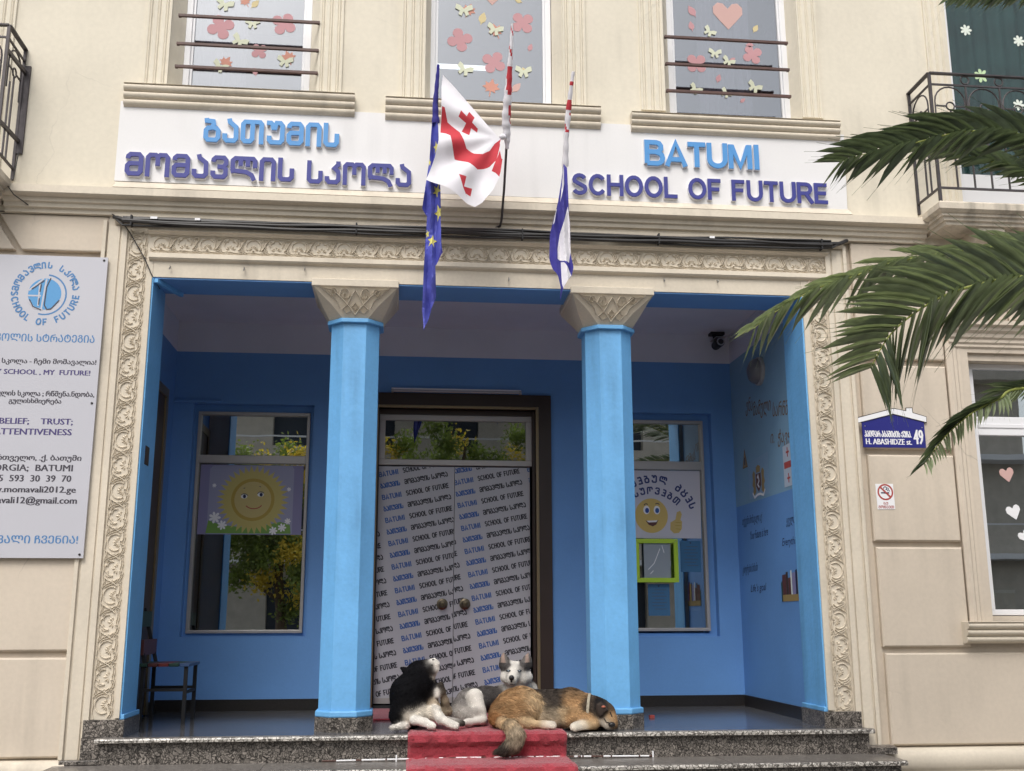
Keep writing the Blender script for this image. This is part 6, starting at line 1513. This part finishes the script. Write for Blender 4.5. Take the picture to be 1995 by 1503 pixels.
def frond(label, ctl, N, lenU, lenL, count, mU, mL, angU=38, angL=50, droopU=0, droopL=.15, wdt=.026, start=.05, single=True, seed=1, r0=.016, sideL=None, lean=0):
    """ctl: spine control points (px,py,Y) root -> tip; N: frond normal; U/L: the two rows of leaflets"""
    rg = random.Random(seed); fr = bpy.data.objects.new('frond', None); COL.objects.link(fr); fr.parent = PT; fr['label'] = label
    P = [at(*c) for c in ctl]; S_ = []
    for i in range(len(P) - 1):      # Catmull-Rom
        a, b, c, d = P[max(i - 1, 0)], P[i], P[i + 1], P[min(i + 2, len(P) - 1)]
        for j in range(12):
            t = j / 12; S_.append(.5 * ((2 * b) + (c - a) * t + (2 * a - 5 * b + 4 * c - d) * t * t + (3 * b - 3 * c + d - a) * t ** 3))
    S_.append(P[-1]); nS = len(S_)
    MB().tube(S_, [r0 * (1 - .85 * i / (nS - 1)) for i in range(nS)], 7).build('rachis', M['rachis'], fr, smooth=True)
    cum = [0]
    for a, b in zip(S_, S_[1:]): cum.append(cum[-1] + (b - a).length)
    N = Vector(N).normalized(); big = {mU.name: (MB(), mU), mL.name: (MB(), mL)}
    for i in range(count):
        t = start + (1 - start) * (i + rg.uniform(-.3, .3)) / (count - 1); t = min(max(t, 0), .995); L_ = t * cum[-1]
        q = max(0, min(nS - 2, next((k_ for k_ in range(nS - 1) if cum[k_ + 1] >= L_), nS - 2))); u = (L_ - cum[q]) / max(cum[q + 1] - cum[q], 1e-6)
        pos = S_[q].lerp(S_[q + 1], u); T = (S_[min(q + 2, nS - 1)] - S_[max(q - 1, 0)]).normalized(); side = N.cross(T).normalized(); nn = T.cross(side); nn = nn if nn.dot(N) > 0 else -nn
        env = min(1, .55 + t * 2.2) * (1 - .38 * max(0, t - .75) / .25)
        for s_, ln, ang, dr, mm in ((1, lenU, angU, droopU, mU), (-1, lenL, angL, droopL, mL)):
            if ln <= 0: continue
            an = R(ang * (1 - .22 * t) + rg.uniform(-3.5, 3.5)); D_ = T * math.cos(an) + side * s_ * math.sin(an) + nn * rg.uniform(-.10, .12) + nn * lean
            D_ = (D_ + Vector((0, 0, -dr * (1 + rg.uniform(-.3, .3))))).normalized(); ll = ln * env * rg.uniform(.85, 1.12); ww = wdt * rg.uniform(.8, 1.15)
            tw = nn + T * rg.uniform(-.35, .35) + side * rg.uniform(-.3, .3) + Vector((0, 0, .45)); Yv = tw.cross(D_).normalized(); Zv = D_.cross(Yv)
            Mx = Matrix.Translation(pos - nn * (r0 * 1.1)) @ Matrix((D_, Yv, Zv)).transposed().to_4x4() @ Matrix.Diagonal((ll, ww, ll * .55, 1))
            kk = rg.choice((0, 1, 1, 2))
            if single and nleaf[0] < 298: inst('leaflet', lmesh(kk, mm), fr, Mx); nleaf[0] += 1
            else:
                v, f = LV[kk]; big[mm.name][0].add([tuple(Mx @ Vector(x)) for x in v], f)
    for mb, mm in big.values():
        if mb.v: o = mb.build('leaflets', mm, fr, fix=False); o['kind'] = 'stuff'
FRN = (-.15, -1, .25)
frond('large front frond curving down beside the address plaque', [(2260, 560, -3.3), (2120, 540, -3.2), (1995, 540, -3.1), (1880, 562, -3.0), (1800, 598, -2.95), (1735, 652, -2.9), (1696, 718, -2.9)], FRN, .56, .50, 48, M['leaf'], M['leaf'], 50, 56, -.05, .06, .0115, .0, seed=11, r0=.014)
frond('front frond whose tip reaches over the right column', [(2200, 470, -2.6), (1995, 478, -2.5), (1860, 492, -2.45), (1740, 512, -2.4), (1661, 540, -2.4), (1586, 565, -2.35), (1520, 602, -2.3), (1468, 640, -2.3)], FRN, .44, .27, 54, M['leaf'], M['leafp'], 40, 70, -.06, .75, .0122, .0, seed=12, r0=.010)
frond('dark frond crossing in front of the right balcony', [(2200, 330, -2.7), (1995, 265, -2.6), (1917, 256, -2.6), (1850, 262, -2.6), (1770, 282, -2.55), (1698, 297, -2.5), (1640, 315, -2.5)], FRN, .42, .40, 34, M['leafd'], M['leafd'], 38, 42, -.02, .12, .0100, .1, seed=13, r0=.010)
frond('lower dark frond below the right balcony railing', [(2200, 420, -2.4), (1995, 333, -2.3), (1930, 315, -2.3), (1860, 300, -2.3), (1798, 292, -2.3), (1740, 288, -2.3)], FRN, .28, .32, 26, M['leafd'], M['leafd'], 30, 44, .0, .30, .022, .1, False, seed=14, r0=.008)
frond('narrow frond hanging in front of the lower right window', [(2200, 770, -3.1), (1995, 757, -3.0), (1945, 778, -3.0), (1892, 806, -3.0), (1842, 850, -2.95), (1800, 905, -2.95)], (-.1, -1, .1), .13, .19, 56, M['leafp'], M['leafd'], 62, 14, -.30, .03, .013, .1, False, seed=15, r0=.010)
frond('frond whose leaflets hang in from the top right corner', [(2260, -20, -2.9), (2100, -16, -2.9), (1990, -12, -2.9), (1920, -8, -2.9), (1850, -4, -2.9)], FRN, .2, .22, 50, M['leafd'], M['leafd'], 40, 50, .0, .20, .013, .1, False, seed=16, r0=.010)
frond('small frond tip below the balcony at the right edge', [(2160, 350, -2.2), (2040, 336, -2.2), (1990, 336, -2.2), (1975, 339, -2.2)], FRN, .12, .16, 16, M['leafd'], M['leafd'], 50, 60, .0, .5, .016, .3, False, seed=17, r0=.006)
frond('backmost frond filling the gap above the large frond', [(2260, 540, -2.0), (2060, 520, -2.0), (1940, 515, -2.0), (1840, 520, -2.0), (1780, 535, -2.0)], FRN, .50, .2, 44, M['leaf'], M['leafd'], 46, 40, -.1, .1, .020, .0, False, seed=18, r0=.009)

# =================================================================== ACROSS THE STREET (seen in the panes)
OP = empty('opposite_house', 'pale house across the street mirrored in the porch windows', 'house')
ow = []; m = MB(); hol = []
for fl_ in range(3):
    for i in range(12): hol.append((-16 + i * 2.9, -14.8 + i * 2.9, 1.0 + fl_ * 3.1, 2.7 + fl_ * 3.1))
for a, b, c, d in cells(-20, 20, 0, 9.0, hol): m.box(a, b, -24.3, -24, c, d)
m.build('wall', M['opp'], OP); MB().box(-20, 20, -26, -24.31, 0, 8.9).build('dark_interior', M['room'], OP)
for fl_ in (1, 2): MB().box(-20, 20, -24, -23.1, 3.1 * fl_ - .12 + .2, 3.1 * fl_ + .25).build('balcony_slab', M['wht'], OP); MB().box(-20, 20, -23.16, -23.1, 3.1 * fl_ + 1.15, 3.1 * fl_ + 1.2).build('handrail', M['wht'], OP)
MB().box(-20, 20, -24.2, -23.3, 8.9, 9.3).build('eave', M['opp'], OP)
def tree(name, label, x, y, hgt, rad, seed, frac=.3):
    rg = np.random.default_rng(seed); t = empty(name, label, 'tree', None, (0, 0, 0))
    mb = MB(); mb.tube([(x, y, 0), (x + .1, y, 1.2), (x, y + .1, 2.6), (x + .2, y, hgt - 1)], [.17, .13, .11, .04], 10)
    for i in range(7):
        a = rg.uniform(0, 6.28); z0 = rg.uniform(1.8, hgt - 1.5); mb.tube([(x, y, z0), (x + math.cos(a) * rad * .4, y + math.sin(a) * rad * .4, z0 + .6), (x + math.cos(a) * rad * .8, y + math.sin(a) * rad * .8, z0 + 1.0)], [.06, .04, .015], 6)
    mb.build('trunk', M['trunk'], t, smooth=True)
    for nm, mm, n, cf in (('crown', M['tl'], 16000, 0), ('yellow_leaves', M['tly'], int(16000 * frac), 1)):
        cl = rg.normal(0, 1, (46, 3)); cl /= np.linalg.norm(cl, axis=1)[:, None]; cl *= rg.uniform(.35, 1, (46, 1)); C_ = np.array((x, y, hgt * .62)) + cl * np.array((rad, rad * .8, hgt * .36))
        if cf: C_ = C_[:18]
        k_ = rg.integers(0, len(C_), n); P = C_[k_] + rg.normal(0, .17, (n, 3)); U = rg.normal(0, 1, (n, 3)); U /= np.linalg.norm(U, axis=1)[:, None]; W = np.cross(U, rg.normal(0, 1, (n, 3))); W /= np.linalg.norm(W, axis=1)[:, None]
        U *= .06; W *= .03; VV = np.stack([P - U, P + W, P + U, P - W], 1).reshape(-1, 3); b0 = np.arange(n) * 4
        me = bpy.data.meshes.new(nm); me.from_pydata(VV.tolist(), [], np.stack([b0, b0 + 1, b0 + 2, b0 + 3], 1).tolist()); me.materials.append(mm)
        o = bpy.data.objects.new(nm, me); COL.objects.link(o); o.parent = t; o['kind'] = 'stuff'
tree('street_tree', 'broad street tree with yellowing leaves mirrored in the left porch window', -2.9, -14.0, 6.0, 2.3, 1, .35)
tree('street_tree', 'green street tree mirrored in the pane above the entrance door', 1.4, -15.0, 6.8, 2.6, 2, .2)
